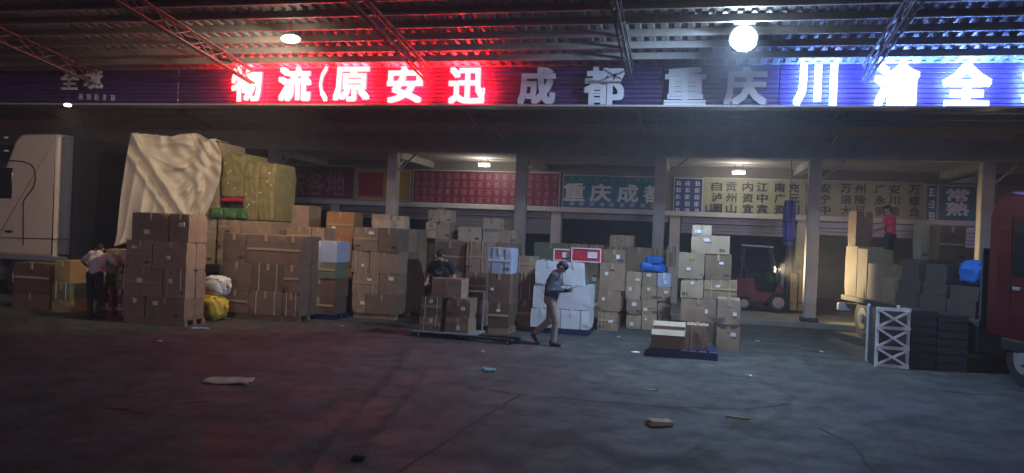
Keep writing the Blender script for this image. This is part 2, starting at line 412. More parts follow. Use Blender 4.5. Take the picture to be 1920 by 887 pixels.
for i in range(5):
    p = D(146+15*i, 180+.5*i, SY); smudge_glyph(m, p.x, p.z-sz0, .14, .15, .095, i)
tag(m.build('small_lettering', UNLIT, sg), kind='stuff')

def cable(p0, p1, sag, label):
    N = 14; m = MB(); pts = [Vector(p0).lerp(Vector(p1), i/N)-Vector((0, 0, sag*4*(i/N)*(1-i/N))) for i in range(N+1)]
    for a, b in zip(pts[:-1], pts[1:]): m.cyl(a-pts[0], b-pts[0], .012, n=6)
    o = m.build('cable', DGREY, None, pts[0], smooth=True); tag(o, label, 'cable')
cable((D(1225, 205, 17.3).x, 17.3, 5.06), (D(1246, 290, 22.1).x, 21.94, 4.7), .12, 'thin dark cable from the sign to the pillar by the navy panel')
cable((D(905, 208, 17.3).x, 17.3, 5.06), (D(985, 280, 22.1).x, 21.94, 4.75), .25, 'thin dark cable from the sign to the pillar on the red grid banner')
cable((D(1590, 205, 17.3).x, 17.3, 5.06), (D(1540, 285, 22.1).x, 21.94, 4.7), .18, 'thin dark cable from the sign to the pillar right of the forklift')
# ------------------------------------------------------------------ banners on the header wall
def banner(name, label, px0, px1, pyt, pyb, mat, frame=CONCL):
    a = D(px0, (pyt+pyb)/2, WY-.1); b = D(px1, (pyt+pyb)/2, WY-.1); c = (px0+px1)/2
    z1 = D(c, pyt, WY-.1).z; z0 = D(c, pyb, WY-.1).z
    t = thing(name, label, 'banner', (a.x, WY-.09, z0)); w, h = b.x-a.x, z1-z0
    m = MB(); m.bx(0, w, .03, .085, 0, h, 0, .01); m.build('board', mat, t)
    m = MB()
    for q in ((-.02, w+.02, h, h+.03), (-.02, w+.02, -.03, 0), (-.02, 0, 0, h), (w, w+.02, 0, h)): m.bx(q[0], q[1], .015, .088, q[2], q[3])
    m.build('frame', frame, t); return t, a.x, z0, w, h
def put(t, ox, oz, ch, px0, py0, px1, py1, mat, bold=.02):
    y = WY-.07; a = D(px0, (py0+py1)/2, y); b = D(px1, (py0+py1)/2, y); tt = D((px0+px1)/2, py0, y); u = D((px0+px1)/2, py1, y)
    g = glyph(ch, b.x-a.x, tt.z-u.z, .012, bold); return g.build('character', mat, t, ((a.x+b.x)/2-ox, .018, (tt.z+u.z)/2-oz))
PINK = P('pink_letter', (.40, .15, .19), .5); WLET = P('white_letter', (.75, .8, .85), .5); KLET = P('black_letter', (.02, .02, .03), .5)
t, ox, oz, w, h = banner('banner', 'dark red banner with three pale characters beside the tarpaulin truck', 532, 663, 311, 371, P('banner_maroon', (.13, .012, .03), .6, noise=.3, nscale=1.5, bump=.5))
for ch, a in (('东', 536), ('各', 573), ('地', 611)): put(t, ox, oz, ch, a, 321, a+36, 367, PINK, .02)
t, ox, oz, w, h = banner('banner', 'plain yellow and red banner left of the red grid banner', 668, 768, 319, 374, P('banner_yellow', (.55, .30, .03), .5, noise=.15))
m = MB(); m.bx(.08, w*.5, .018, .028, .1, h-.1); m.build('red_patch', P('banner_red', (.35, .01, .015), .5, noise=.1), t)
RB = P('banner_crimson', (.19, .014, .04), .5, noise=.1)
t, ox, oz, w, h = banner('banner', 'long red banner with a grid of small pink place names', 774, 1048, 322, 383, RB)
for r in range(4):
    m = MB()
    for i in range(18):
        smudge_glyph(m, .14+i*(w-.28)/17, h-.17-r*(h-.3)/3, .17, .19, .025, r*31+i)
    tag(m.build('lettering_row', PINK, t), kind='stuff')
t, ox, oz, w, h = banner('banner', 'blue green banner with four pale characters between two pillars', 1056, 1243, 331, 391, P('banner_blue', (.03, .16, .30), .6, noise=.3, nscale=2, bump=.5))
for ch, a in (('重', 1057), ('庆', 1106), ('成', 1157), ('都', 1206)): put(t, ox, oz, ch, a, 343+(a-1057)*.03, a+40, 377+(a-1057)*.03, WLET, .03)
m = MB()
for i in range(9): smudge_glyph(m, .3+i*(w-.6)/8, .13, .18, .13, .026, i+5)
tag(m.build('lettering_row', WLET, t), kind='stuff')
m = MB()
for i in range(11): smudge_glyph(m, .3+i*(w-.6)/10, h-.1, .16, .12, .026, i+50)
tag(m.build('lettering_row', P('green_letter', (.1, .4, .15), .5), t), kind='stuff')
t, ox, oz, w, h = banner('banner', 'small navy panel with tiny white lettering left of the yellow banner', 1264, 1316, 335, 399, P('banner_navy', (.02, .035, .2), .5, noise=.1))
for i in range(3):
    m = MB()
    for r in range(5): smudge_glyph(m, .12+i*.3, h-.15-r*.22, .17, .15, .025, i*9+r)
    tag(m.build('lettering_column', WLET, t), kind='stuff')
t, ox, oz, w, h = banner('banner', 'long yellow banner with three rows of black city names', 1318, 1734, 339, 409, P('banner_lemon', (.40, .40, .25), .6, noise=.2, nscale=1.6, bump=.5))
ROWS = [['', '自贡', '内江', '南充', '雅安', '万州', '广安', '万盛'], ['', '泸州', '资中', '广元', '遂宁', '涪陵', '永川', '璧山'], ['山', '眉山', '宜宾', '资阳', '巴中', '大足', '铜梁', '合川']]
CPX = [1301, 1334, 1392, 1452, 1510, 1576, 1640, 1704]
for r in range(3):
    for c in range(8):
        s = ROWS[r][c]; x0 = CPX[c]
        for i, ch in enumerate(s):
            xx = x0+i*27+(22 if len(s) == 1 else 0)
            if xx+20 > 1736: continue
            yy = 341+r*20.5+(xx-1330)*.017
            put(t, ox, oz, ch, xx, yy, xx+20, yy+17, KLET, .02)
t, ox, oz, w, h = banner('banner', 'narrow blue panel with three stacked white characters', 1738, 1757, 347, 413, P('banner_navy', (.02, .035, .2), .5))
m = MB()
for r in range(3): smudge_glyph(m, w/2, h-.22-r*.36, .2, .26, .025, 70+r)
tag(m.build('lettering_column', WLET, t), kind='stuff')
t, ox, oz, w, h = banner('banner', 'teal banner with two big pale characters at the right end', 1761, 1831, 349, 419, P('banner_teal', (.015, .13, .2), .6, noise=.3, nscale=2, bump=.5))
put(t, ox, oz, '常', 1774, 354, 1817, 378, WLET, .03); put(t, ox, oz, '熟', 1774, 379, 1817, 405, WLET, .03)

# ------------------------------------------------------------------ lamps
def light(name, kind, loc, energy, color, parent=None, **kw):
    l = bpy.data.lights.new(name, kind); l.energy = energy; l.color = color
    for k, v in kw.items(): setattr(l, k, v)
    o = bpy.data.objects.new(name, l); COL.objects.link(o); o.location = loc
    if parent is not None: o.parent = parent
    return o
def aim(o, d): o.rotation_euler = Vector(d).to_track_quat('-Z', 'Y').to_euler()
LAMPW = P('flood_lens', (.9, .9, .9), .3, emit=(.66, .84, 1), estr=170)
FY = 14.75; fp = D(1395, 70, FY)
fl = thing('flood_lamp', 'blazing round white flood lamp hanging under the canopy', 'lamp', fp)
m = MB(); m.sphere((0, 0, 0), .22, sc=(1, .42, .90), seg=24, ring=14); m.build('lens', LAMPW, fl, smooth=True)
m = MB(); m.cyl((0, .03, 0), (0, .18, 0), .26, .16, n=24); m.bx(-.2, .2, -.1, .15, .24, .25); m.build('housing', DGREY, fl, smooth=True)  # flat top plate added as a visor to keep light off the roof
rp = rz_(FY)-fp.z
m = MB(); m.bx(-.03, .03, .1, .14, 0, rp+.02); m.build('bracket', STEEL, fl)
lo = light('flood_lamp_light', 'AREA', (0, -.18, -.1), FLOOD_W, (.50, .72, 1), fl, shape='DISK', size=.4); aim(lo, (-.25, .3, -1))

def led_lamp(px_, py_, Y, label, watts, col, size=.16, estr=12, tilt=(0, 0, -1), spread=95):
    p = D(px_, py_, Y); t = thing('hanging_lamp', label, 'lamp', p)
    m = MB(); m.sphere((0, 0, 0), size, sc=(1.25, 1, .5), seg=16, ring=10); m.build('bulb', P('bulb_'+label[:9], (.9, .9, .9), .3, emit=col, estr=estr), t, smooth=True)
    m = MB(); m.cyl((0, 0, .03), (0, 0, size*.75), size*.6, size*.3, n=16); m.build('added_shade', STEEL, t, smooth=True)  # added cover that keeps the bulb's light off the roof
    m = MB(); m.cyl((0, 0, size*.7), (0, 0, rz_(Y)-p.z+.05), .006, n=6); m.build('rod', DGREY, t)
    l = light('hanging_lamp_light', 'SPOT', (0, 0, -size*.7), watts, col, t, shadow_soft_size=.1, spot_size=rad(spread), spot_blend=1.0); aim(l, tilt); return t
led_lamp(545, 73, 14.0, 'small warm lamp hung from the canopy above the red characters', LED_W, (1, .80, .56), tilt=(-4.0, 3, -3.0), spread=130)
led_lamp(127, 197, 13.4, 'small white lamp hung below the dark left end of the sign', LED_W2, (1, .86, .70), .065, tilt=(-.6, 1, -.55), spread=115)
TUBEM = P('tube_glow', (.9, .9, .9), .3, emit=(1, .93, .78), estr=TUBE_E)
def tube_lamp(px_, py_, label, length=.36, Y=None):
    p = D(px_, py_, 24.2)
    t = thing('ceiling_lamp', label, 'lamp', p)
    m = MB(); m.bx(-length/2-.03, length/2+.03, -.06, .06, .0, .07, 0, .01); m.build('housing', WHITEP, t)
    for x in (-.12, .12):
        m = MB(); m.cyl((x, 0, .06), (x, 0, CZ+.06-p.z), .008, n=6); m.build('hanger', DGREY, t)
    m = MB(); m.cyl((-length/2, 0, -.04), (length/2, 0, -.04), .035, n=12); m.build('tube', TUBEM, t, smooth=True)
    light('ceiling_lamp_light', 'POINT', (0, -.02, -.14), TUBE_W, (1, .94, .82), t, shadow_soft_size=.06)
    return p
for q, l in (((908, 308), 'lit tube lamp on the porch ceiling above the red banner'), ((1385, 322), 'lit tube lamp on the porch ceiling above the yellow banner')):
    p = tube_lamp(*q, l)

# ================================================================== CARTONS
ORD = ['bottom', 'second', 'third', 'fourth', 'fifth', 'sixth', 'seventh']
ncart = [0]
def carton(x0, x1, y0, y1, z0, z1, ci, label, group=None, tape=True, sticker=None, seed=None, rz=0., name='carton', tapemat=None):
    r = random.Random(seed if seed is not None else ncart[0]*13+1); ncart[0] += 1
    w, d, h = x1-x0, y1-y0, z1-z0
    g = .009 if ci != WHITE else .012
    m = MB(); bm = bmesh.new(); bmesh.ops.create_cube(bm, size=1); bmesh.ops.subdivide_edges(bm, edges=bm.edges[:], cuts=3, use_grid_fill=True)
    ph = [r.uniform(0, 6.3) for _ in range(6)]; crush = [(r.uniform(0, .022) if r.random() < .5 else 0) for _ in range(8)]
    for v in bm.verts:
        c = v.co; bl = .005*(1-4*c.x*c.x)*(1-4*c.z*c.z)
        dx = .0025*math.sin(c.z*7+ph[0]+c.y*4)+(bl if abs(c.x) > .49 else 0)*(1 if c.x > 0 else -1)*0
        dy = .0025*math.sin(c.z*6+ph[1]+c.x*5)+(bl if abs(c.y) > .49 else 0)*(1 if c.y > 0 else -1)
        dz = .004*math.sin(c.x*6+ph[2]+c.y*5) if c.z > .49 else 0
        p = Vector((c.x*(w-2*g)+dx, c.y*(d-2*g)+dy, (c.z+.5)*(h-(.003 if ci != WHITE else .014))+dz))
        if abs(c.x) > .49 and abs(c.y) > .49 and abs(c.z) > .49:
            k = crush[(c.x > 0)+2*(c.y > 0)+4*(c.z > 0)]; p -= Vector((math.copysign(k, c.x), math.copysign(k, c.y), k if c.z > 0 else 0))
        v.co = p
    m.bm(bm)
    o = m.build(name, CARD[ci], None, ((x0+x1)/2, (y0+y1)/2, z0), rz+r.uniform(-.018, .018))
    tag(o, label, 'box', group)
    if tape:
        t = MB(); tw = .03; e = .0025; yf = -d/2+g-.013; zt = h+.0015
        if w >= d*.8:
            t.bx(-w/2+g, w/2-g, -tw, tw, zt, zt+e)
            t.bx(-tw, tw, yf-e, yf+.004, h-.0-min(.12, h*.3), zt+e) if False else None
            for s in (): t.bx(s*(w/2-g+.007), s*(w/2-g+.010), -tw, tw, h-min(.12, h*.35), zt+e)
        else:
            t.bx(-tw, tw, -d/2+g, d/2-g, zt, zt+e)
        t3 = t if w < d*.8 else MB(); t3.bx(-tw, tw, yf-e, yf+.010, h-min(.15, h*.4), zt+e)
        if t3 is not t: t3.build('tape', tapemat or (WHITEP if ci in (WHITE, PALEBL) else TAPE), o)
        if r.random() < .3:
            t2 = MB(); t2.bx(-w/2+.02, w/2-.02, yf-e-.001, yf+.010, h*.47, h*.47+.05); t2.build('tape', tapemat or (WHITEP if ci in (WHITE, PALEBL) else TAPE), o)
        t.build('tape', tapemat or (WHITEP if ci in (WHITE, PALEBL) else TAPE), o)
    if sticker is None: sticker = r.random() < .45
    if sticker:
        t = MB(); sx = r.uniform(-.3, .3)*w; sz_ = r.uniform(.3, .8)*h; a, b = r.uniform(.03, .07), r.uniform(.025, .05)
        t.bx(sx-a, sx+a, -d/2+g-.0175, -d/2+g+.004, sz_-b, sz_+b); t.build('glint_label', PAPER_GLINT, o)  # white patch painted in for glints on tape, doubling as a label
    if r.random() < .3 and h > .25:
        t = MB(); t.bx(-.05, .05, -d/2+g-.0105, -d/2+g+.004, h*.72, h*.72+.03); t.build('hand_hole', INK, o)
    if r.random() < .22 and tape:
        for sx in (-.27*w, .27*w):
            t = MB(); t.bx(sx-.007, sx+.007, -d/2+g-.0185, -d/2+g+.002, .005, h+.006); t.bx(sx-.007, sx+.007, -d/2+g-.0185, d/2-g, h+.003, h+.006); t.build('strap', STRAP, o)
    if r.random() < .4 and h > .25 and ci not in (WHITE, 10):
        t = MB(); sx = r.choice((-.3, .3))*w
        for q in range(3): t.bx(sx-.05+.04*q, sx-.025+.04*q, -d/2+g-.0165, -d/2+g+.004, h*.16, h*.16+.05)
        t.build('printed_mark', INK, o)
    return o
def colname(i, n):
    if n == 1: return ''
    if n == 2: return ('left', 'right')[i]
    if n == 3: return ('left', 'middle', 'right')[i]
    return ('leftmost', 'second from left', 'third from left', 'fourth from left', 'fifth from left')[i] if i < n-1 else 'rightmost'
def stack(phrase, Y, ybase, ref, rows, depth, nd=1, ci=BROWN, z0=None, group=None, side='right', seed=0, sticker=None, cset=None):
    """rows bottom to top: (top pixel, [column pixels], optional colour)"""
    r = random.Random(seed+len(phrase)); zb = z0 if z0 is not None else D(ref, ybase, Y).z; out = []
    n = len(rows); z = zb; dd = depth/nd
    for ri, row in enumerate(rows):
        zt = D(ref, row[0], Y).z; xs = row[1]; ym = (row[0]+ybase)/2; nc = len(xs)-1
        rn = 'only' if n == 1 else ('top' if ri == n-1 else ORD[ri])
        for c in range(nc):
            xa, xb = D(xs[c], ym, Y).x, D(xs[c+1], ym, Y).x
            for k in range(nd):
                if k > 0 and not ((side == 'right' and c == nc-1) or (side == 'left' and c == 0) or ri == n-1): continue
                col = row[2] if len(row) > 2 else (r.choice(cset) if cset else ci)
                if isinstance(col, (list, tuple)): col = col[c]
                lab = CNAME[col]+' carton, '+(rn+' row ' if n > 1 else '')+(colname(c, nc)+' ' if nc > 1 else '')
                lab += ('set behind ' if k == 1 else 'rearmost ' if k > 1 else '')+phrase
                j = r.uniform(-.03, .03)
                out.append(carton(xa, xb, Y+k*dd+j, Y+(k+1)*dd-.01+j, z, zt, col, lab, group or 'cartons '+phrase, sticker=sticker, seed=seed*100+ri*10+c+k*57))
        z = zt
    return out
def pallet(x0, x1, y0, y1, label, mat=WOOD, z=0., h=.13, group='pallets under the stacks'):
    t = thing('pallet', label, 'pallet', ((x0+x1)/2, (y0+y1)/2, z), 0, group); w, d = x1-x0, y1-y0; st = None
    for i in range(3):
        if st is None:
            m = MB(); m.bx(-w/2, w/2, -.05, .05, 0, h-.022); st = m.build('stringer', mat, t, (0, -d/2+.05, 0))
        else: copy_part(st, t, (0, -d/2+.05+i*(d-.1)/2, 0))
    nb = max(4, int(w/.17)); b = None
    for i in range(nb):
        xx = -w/2+w/nb*(i+.5)
        if b is None:
            m = MB(); m.bx(-w/nb*.42, w/nb*.42, -d/2, d/2, h-.021, h, 0, .003); b = m.build('deck_board', mat, t, (xx, 0, 0))
        else: copy_part(b, t, (xx, 0, 0))
    return t
def film(label, x0, x1, y0, y1, z0, z1):
    bm = bmesh.new(); m = MB(); n = 10
    pts = []
    def edge(a, b, k):
        for i in range(k): pts.append((a[0]+(b[0]-a[0])*i/k, a[1]+(b[1]-a[1])*i/k))
    edge((x0, y0), (x1, y0), 14); edge((x1, y0), (x1, y1), 8); edge((x1, y1), (x0, y1), 14); edge((x0, y1), (x0, y0), 8)
    N = len(pts); vs = []; r = random.Random(3); bm.free()
    cx, cy_ = (x0+x1)/2, (y0+y1)/2
    for k in range(n+1):
        zz = z0+(z1-z0)*k/n
        for p in pts:
            f = 1+r.uniform(.0, .012); vs.append((cx+(p[0]-cx)*f, cy_+(p[1]-cy_)*f, zz+r.uniform(-.01, .01)))
    fs = [(k*N+i, k*N+(i+1) % N, (k+1)*N+(i+1) % N, (k+1)*N+i) for k in range(n) for i in range(N)]
    m.add([(a-cx, b-cy_, c-z0) for a, b, c in vs], fs); o = m.build('stretch_wrap', WRAP, None, (cx, cy_, z0), smooth=True)
    return tag(o, label, 'plastic wrap')

# S1: tall stack before the tarpaulin
Y = 13.9
xa = D(228, 600, Y).x; xb = D(347, 600, Y).x
pallet(xa+.03, xb-.03, Y+.03, Y+.72, 'wooden pallet under the tall stack in front of the tarpaulin')
stack('of the tall stack before the tarpaulin', Y, 604, 235, [(553, [229, 272, 346]), (500, [231, 304, 347]), (449, [234, 284, 348]), (397, [242, 312, 350])], .70, 2, BROWN, z0=.13, seed=1, sticker=True)
# S2: wrapped stack
Y = 15.75
xa, xb = D(414, 590, Y).x, D(562, 590, Y).x
pallet(xa+.04, xb-.04, Y+.04, Y+1.0, 'wooden pallet under the film-wrapped dark stack')
stack('of the film-wrapped dark stack', Y, 592, 415, [(541, [415, 466, 530, 562]), (490, [414, 470, 531, 563]), (437, [413, 458, 532, 563])], 1.0, 2, DARK, z0=.13, seed=2, sticker=False)
film('clear stretch wrap around the dark stack right of the yellow sack', xa-.03, xb+.05, Y-.05, Y+1.04, .15, D(415, 436, Y).z+.01)
# S2b / S2c
Y = 16.6
xa, xb = D(566, 590, Y).x, D(628, 590, Y).x
pallet(xa, xb, Y+.02, Y+.75, 'blue plastic pallet under the stack with the pale blue box', BLUEP)
stack('of the stack topped by the pale blue box', Y, 590, 566, [(555, [568, 626], DARK), (519, [567, 627], DARK), (489, [566, 629], GREENC), (450, [565, 630], PALEBL)], .75, 1, DARK, z0=.13, seed=3)
Y = 17.5
stack('of the low stack behind the pale blue box', Y, 585, 536, [(540, [538, 580, 626]), (498, [537, 580, 627]), (458, [536, 582, 627]), (424, [535, 582, 606])], .7, 1, BROWN, z0=0., seed=4)
Y = 18.1
stack('of the tall narrow column left of the four-row stack', Y, 592, 630, [(548, [611, 658]), (496, [610, 658]), (446, [609, 659]), (397, [608, 660])], .6, 1, 12, z0=0., seed=5)
# S3
Y = 17.4
xa, xb = D(660, 590, Y).x, D(744, 590, Y).x
pallet(xa+.02, xb-.02, Y+.03, Y+2.0, 'wooden pallet under the deep four-row stack left of the black-shirt man')
stack('of the deep four-row stack', Y, 592, 660, [(549, [660, 686, 745]), (510, [659, 709, 745]), (469, [657, 691, 746]), (425, [660, 708, 746])], 2.05, 3, BROWN, z0=.13, seed=6)
zt = D(660, 425, 17.4).z
def boxes(spec):
    for (px0, pyt, px1, pyb, Y, dp, ci, lab, z0) in spec:
        c = (px0+px1)/2; xa, xb = D(px0, (pyt+pyb)/2, Y).x, D(px1, (pyt+pyb)/2, Y).x
        za = D(c, pyb, Y).z if z0 is None else z0
        carton(xa, xb, Y, Y+dp, za, D(c, pyt, Y).z, ci, lab, sticker=False)
boxes([(696, 402, 731, 427, 18.6, .4, TAN, 'tan carton standing at the back on top of the four-row stack', zt),
       (700, 412, 733, 427, 17.9, .4, PALE, 'low pale carton on the front top of the four-row stack', zt),
       (735, 405, 758, 428, 18.2, .4, PALE, 'pale upright carton on the right top of the four-row stack', zt)])

# pale pile behind the black-shirt man
Y = 20.2
stack('of the plain stack carrying the small pale pile', Y, 590, 818, [(545, [812, 856]), (500, [812, 856]), (447, [812, 856])], .6, 1, TAN, z0=0., seed=7, sticker=False)
zp = D(818, 447, Y).z
stack('of the small lit pile above the black-shirt man', Y+.05, 445, 800, [(416, [798, 819, 842], [PALE, TAN]), (393, [802, 822, 845], PALE)], .5, 1, PALE, z0=zp, seed=8, sticker=False)
# S4 row behind the cart
Y = 17.6
stack('of the stack behind the black-shirt man', Y, 612, 815, [(560, [814, 868]), (508, [813, 869]), (452, [812, 870])], .8, 1, BROWN, z0=0., seed=9, sticker=True)
stack('of the stack left of the bluish topped stack', Y-.1, 614, 872, [(560, [871, 912]), (510, [871, 911]), (452, [871, 911])], .8, 1, BROWN, z0=0., seed=10, sticker=False)
Y = 16.3
xa, xb = D(914, 620, Y).x, D(954, 620, Y).x
pallet(xa, xb, Y+.02, Y+.7, 'wooden pallet under the bluish topped stack left of the walking man')
stack('of the bluish topped stack', Y, 620, 914, [(568, [914, 954], DARK), (512, [913, 955], DARK), (464, [911, 956], PALEBL)], .75, 2, DARK, z0=.13, seed=11, sticker=True)
Y = 17.9
stack('of the short stack just left of the white stack', Y, 614, 970, [(562, [969, 997], DARK), (512, [969, 998], DARK), (480, [962, 1000], TAN)], .6, 1, DARK, z0=0., seed=12, sticker=False)
Y = 20.3
stack('of the back row under the carton with blue print', Y, 590, 865, [(545, [860, 905, 968]), (498, [859, 904, 968]), (452, [858, 904, 968]), ], .6, 1, TAN, z0=0., seed=13, sticker=False)
zq = D(865, 452, Y).z
boxes([(858, 426, 903, 452, Y, .5, PALE, 'wide pale carton left of the carton with blue print', zq), (935, 431, 968, 455, Y, .5, TAN, 'tan carton right of the carton with blue print', zq)])
c = carton(D(905, 430, Y).x, D(937, 430, Y).x, Y, Y+.5, zq, D(920, 409, Y).z, PALE, 'pale upright carton with a blue printed word', sticker=False)
m = MB()
for i in range(4): smudge_glyph(m, -.14+i*.09, .33, .075, .1, -.252, i+90)
tag(m.build('blue_print', P('blue_ink', (.02, .2, .6), .6), c), kind='stuff')
mb = MB(); p0 = D(990, 470, 21.2); mb.box((0, 0, .42), (.8, .03, .86), R=Euler((rad(-8), 0, rad(-20))).to_matrix())
# white stack
Y = 17.0
xa, xb = D(996, 615, Y).x, D(1104, 615, Y).x
pallet(xa, xb, Y+.02, Y+.95, 'blue pallet under the white stack behind the walking man', BLUEP)
stack('of the white stack behind the walking man', Y, 622, 996, [(576, [994, 1036, 1105], WHITE), (531, [997, 1040, 1106], WHITE), (487, [1001, 1052, 1094], WHITE)], .95, 2, WHITE, z0=.13, seed=14, sticker=False)
zw = D(996, 487, Y).z
def fruit_box(px0, px1, pyt, pyb, Y, dp, lab):
    xa, xb = D(px0, (pyt+pyb)/2, Y).x, D(px1, (pyt+pyb)/2, Y).x
    o = carton(xa, xb, Y, Y+dp, zw, zw+(D(px0, pyt, Y).z-D(px0, pyb, Y).z), REDC, lab, tape=False, sticker=False, name='fruit_box'); w = xb-xa; h = D(px0, pyt, Y).z-D(px0, pyb, Y).z
    m = MB(); e = .013
    for a, b, c_, d_ in ((-w/2+.01, w/2-.01, h-.03, h-.004), (-w/2+.01, w/2-.01, .004, .025), (-w/2+.01, -w/2+.035, .02, h-.02), (w/2-.035, w/2-.01, .02, h-.02)): m.bx(a, b, -dp/2-e+.006, -dp/2+.02, c_, d_)
    m.build('white_edging', WHITEP, o)
    m = MB(); m.bx(w*.05, w*.36, -dp/2-.01, -dp/2+.02, h*.3, h*.72); m.build('white_label', WHITEP, o)
    return o
fruit_box(1037, 1069, 464, 487, 17.15, .45, 'red and white fruit box on the left of the white stack top')
fruit_box(1070, 1128, 466, 493, 17.05, .6, 'wider red and white fruit box on the right of the white stack top')
# S5
Y = 18.2
stack('of the brown stack right of the white one', Y, 618, 1122, [(582, [1119, 1158]), (543, [1120, 1163]), (492, [1122, 1170]), (467, [1127, 1170])], .8, 1, BROWN, z0=0., seed=15, sticker=True)
# S6
Y = 19.0
stack('of the small-carton stack under the blue sacks', Y, 616, 1174, [(588, [1173, 1203, 1232, 1258]), (560, [1173, 1202, 1232, 1257]), (534, [1172, 1201, 1231, 1257]), (509, [1172, 1202, 1230, 1256], [TAN, TAN, PALEBL])], .7, 1, TAN, z0=0., seed=16, sticker=True)
zs = D(1174, 509, Y).z
# back row between pillars
Y = 20.6
stack('of the grey back row behind the blue sacks', Y, 590, 1140, [(548, [1137, 1170, 1222]), (505, [1136, 1171, 1222]), (462, [1135, 1171, 1222]), (440, [1140, 1185])], .6, 1, BROWN, z0=0., seed=17, sticker=False)
Y = 20.9
stack('of the greenish back stack above the red fruit boxes', Y, 590, 1000, [(545, [1000, 1060]), (500, [1000, 1060]), (454, [998, 1062])], .5, 1, GREENC, z0=0., seed=18, sticker=False)
# S7
Y = 17.3
stack('of the big mixed stack behind the blue pallet', Y, 640, 1290, [(602, [1275, 1340], DARK), (558, [1274, 1341], BROWN), (522, [1274, 1318, 1382], [TAN, BROWN]), (474, [1269, 1319, 1370], [TAN, BROWN]), (440, [1292, 1366], TAN), (421, [1293, 1331], PALE)], .75, 1, BROWN, z0=0., seed=19, sticker=True)
Y = 16.4
stack('of the film-wrapped pair right of the blue pallet', Y, 656, 1345, [(607, [1343, 1388]), (560, [1344, 1388])], .7, 1, BROWN, z0=0., seed=20, sticker=True)
film('clear film around the carton pair right of the blue pallet', D(1342, 620, Y).x, D(1389, 620, Y).x, Y-.03, Y+.72, .02, D(1345, 560, Y).z+.01)
boxes([(1248, 462, 1267, 500, 19.9, .5, BROWN, 'brown carton tucked behind the left of the big mixed stack', None)])
stack('of the far row left of the small lit pile', 20.9, 590, 756, [(545, [754, 784, 811]), (500, [754, 783, 811]), (455, [755, 785, 811])], .5, 1, BROWN, z0=0., seed=24, sticker=False)
stack('of the far row above the red fruit boxes', 21.2, 590, 1064, [(548, [1063, 1098, 1132]), (503, [1063, 1097, 1132]), (457, [1064, 1100, 1132])], .5, 1, TAN, z0=0., seed=25, sticker=True)
stack('of the far narrow column right of the blue sacks', 20.7, 590, 1226, [(550, [1225, 1247], DARK), (508, [1225, 1247], DARK), (468, [1226, 1246], BROWN)], .5, 1, BROWN, z0=0., seed=26, sticker=False)
stack('of the far row between dark stack and four-row stack', 20.6, 590, 640, [(548, [630, 664, 700]), (503, [630, 664, 700]), (455, [631, 665, 700]), (428, [640, 672])], .5, 1, TAN, z0=0., seed=27, sticker=False)
# blue pallet and its two boxes
a = G(1214, 665); b = G(1347, 671); Y = 14.75
xa, xb = D(1214, 665, Y).x, D(1346, 665, Y).x
pallet(xa, xb, Y, Y+.95, 'low blue plastic pallet on the ground right of the walking man', BLUEP, h=.15, group=None)
def open_carton(px0, px1, pyt, pyb, Y, dp, z0, ci, lab):
    xa, xb = D(px0, (pyt+pyb)/2, Y).x, D(px1, (pyt+pyb)/2, Y).x; w = xb-xa; h = D(px0, pyt, Y).z-z0; t = .012
    m = MB()
    m.bx(-w/2, w/2, 0, t, 0, h); m.bx(-w/2, w/2, dp-t, dp, 0, h); m.bx(-w/2, -w/2+t, t, dp-t, 0, h); m.bx(w/2-t, w/2, t, dp-t, 0, h); m.bx(-w/2+t, w/2-t, t, dp-t, 0, .02)
    o = m.build('open_carton', CARD[ci], None, ((xa+xb)/2, Y, z0)); tag(o, lab, 'box')
    m = MB(); m.box((0, -.05, h-.05), (w*.98, .008, .13), R=Euler((rad(-40), 0, 0)).to_matrix()); m.build('flap', CARD[PALE], o)
    m = MB(); m.box((0, dp+.05, h+.04), (w*.98, .008, .13), R=Euler((rad(-50), 0, 0)).to_matrix()); m.build('flap', CARD[PALE], o)
    m = MB()
    for i in range(5): m.sphere((-w*.36+i*w*.18, dp*.5+random.uniform(-.08, .08), h*.72), .07, sc=(1, 1.2, .8), jit=.08)
    m.build('contents', P('dark_goods', (.05, .045, .05), .6), o, smooth=True); return o
open_carton(1221, 1285, 616, 651, Y+.04, .62, .15, BROWN, 'open brown carton on the left of the low blue pallet')
carton(D(1286, 630, Y+.04).x, D(1330, 630, Y+.04).x, Y+.2, Y+.75, .15, D(1300, 612, Y).z, BROWN, 'closed brown carton on the right of the low blue pallet', sticker=False)
# left foreground cartons by the white shirt man
Y = 14.7
stack('of the yellowish pile beside the truck wheel', Y, 600, 96, [(560, [96, 132], YELC), (530, [97, 131], GREENC), (487, [99, 128], YELC)], .6, 1, YELC, z0=0., seed=21, sticker=False)
stack('of the dark pile under the truck cab', Y+.1, 604, 50, [(548, [20, 92], DARK), (492, [25, 93], DARK)], .6, 1, DARK, z0=0., seed=22, sticker=False)
stack('of the small pile beside the white-shirt man', Y, 597, 195, [(568, [190, 212, 234], 11), (540, [190, 212, 235], 11), (512, [192, 214, 236], GREENC), (492, [193, 215, 236], [TAN, 11]), (466, [196, 236], TAN)], .5, 1, DARK, z0=0., seed=23, sticker=False)

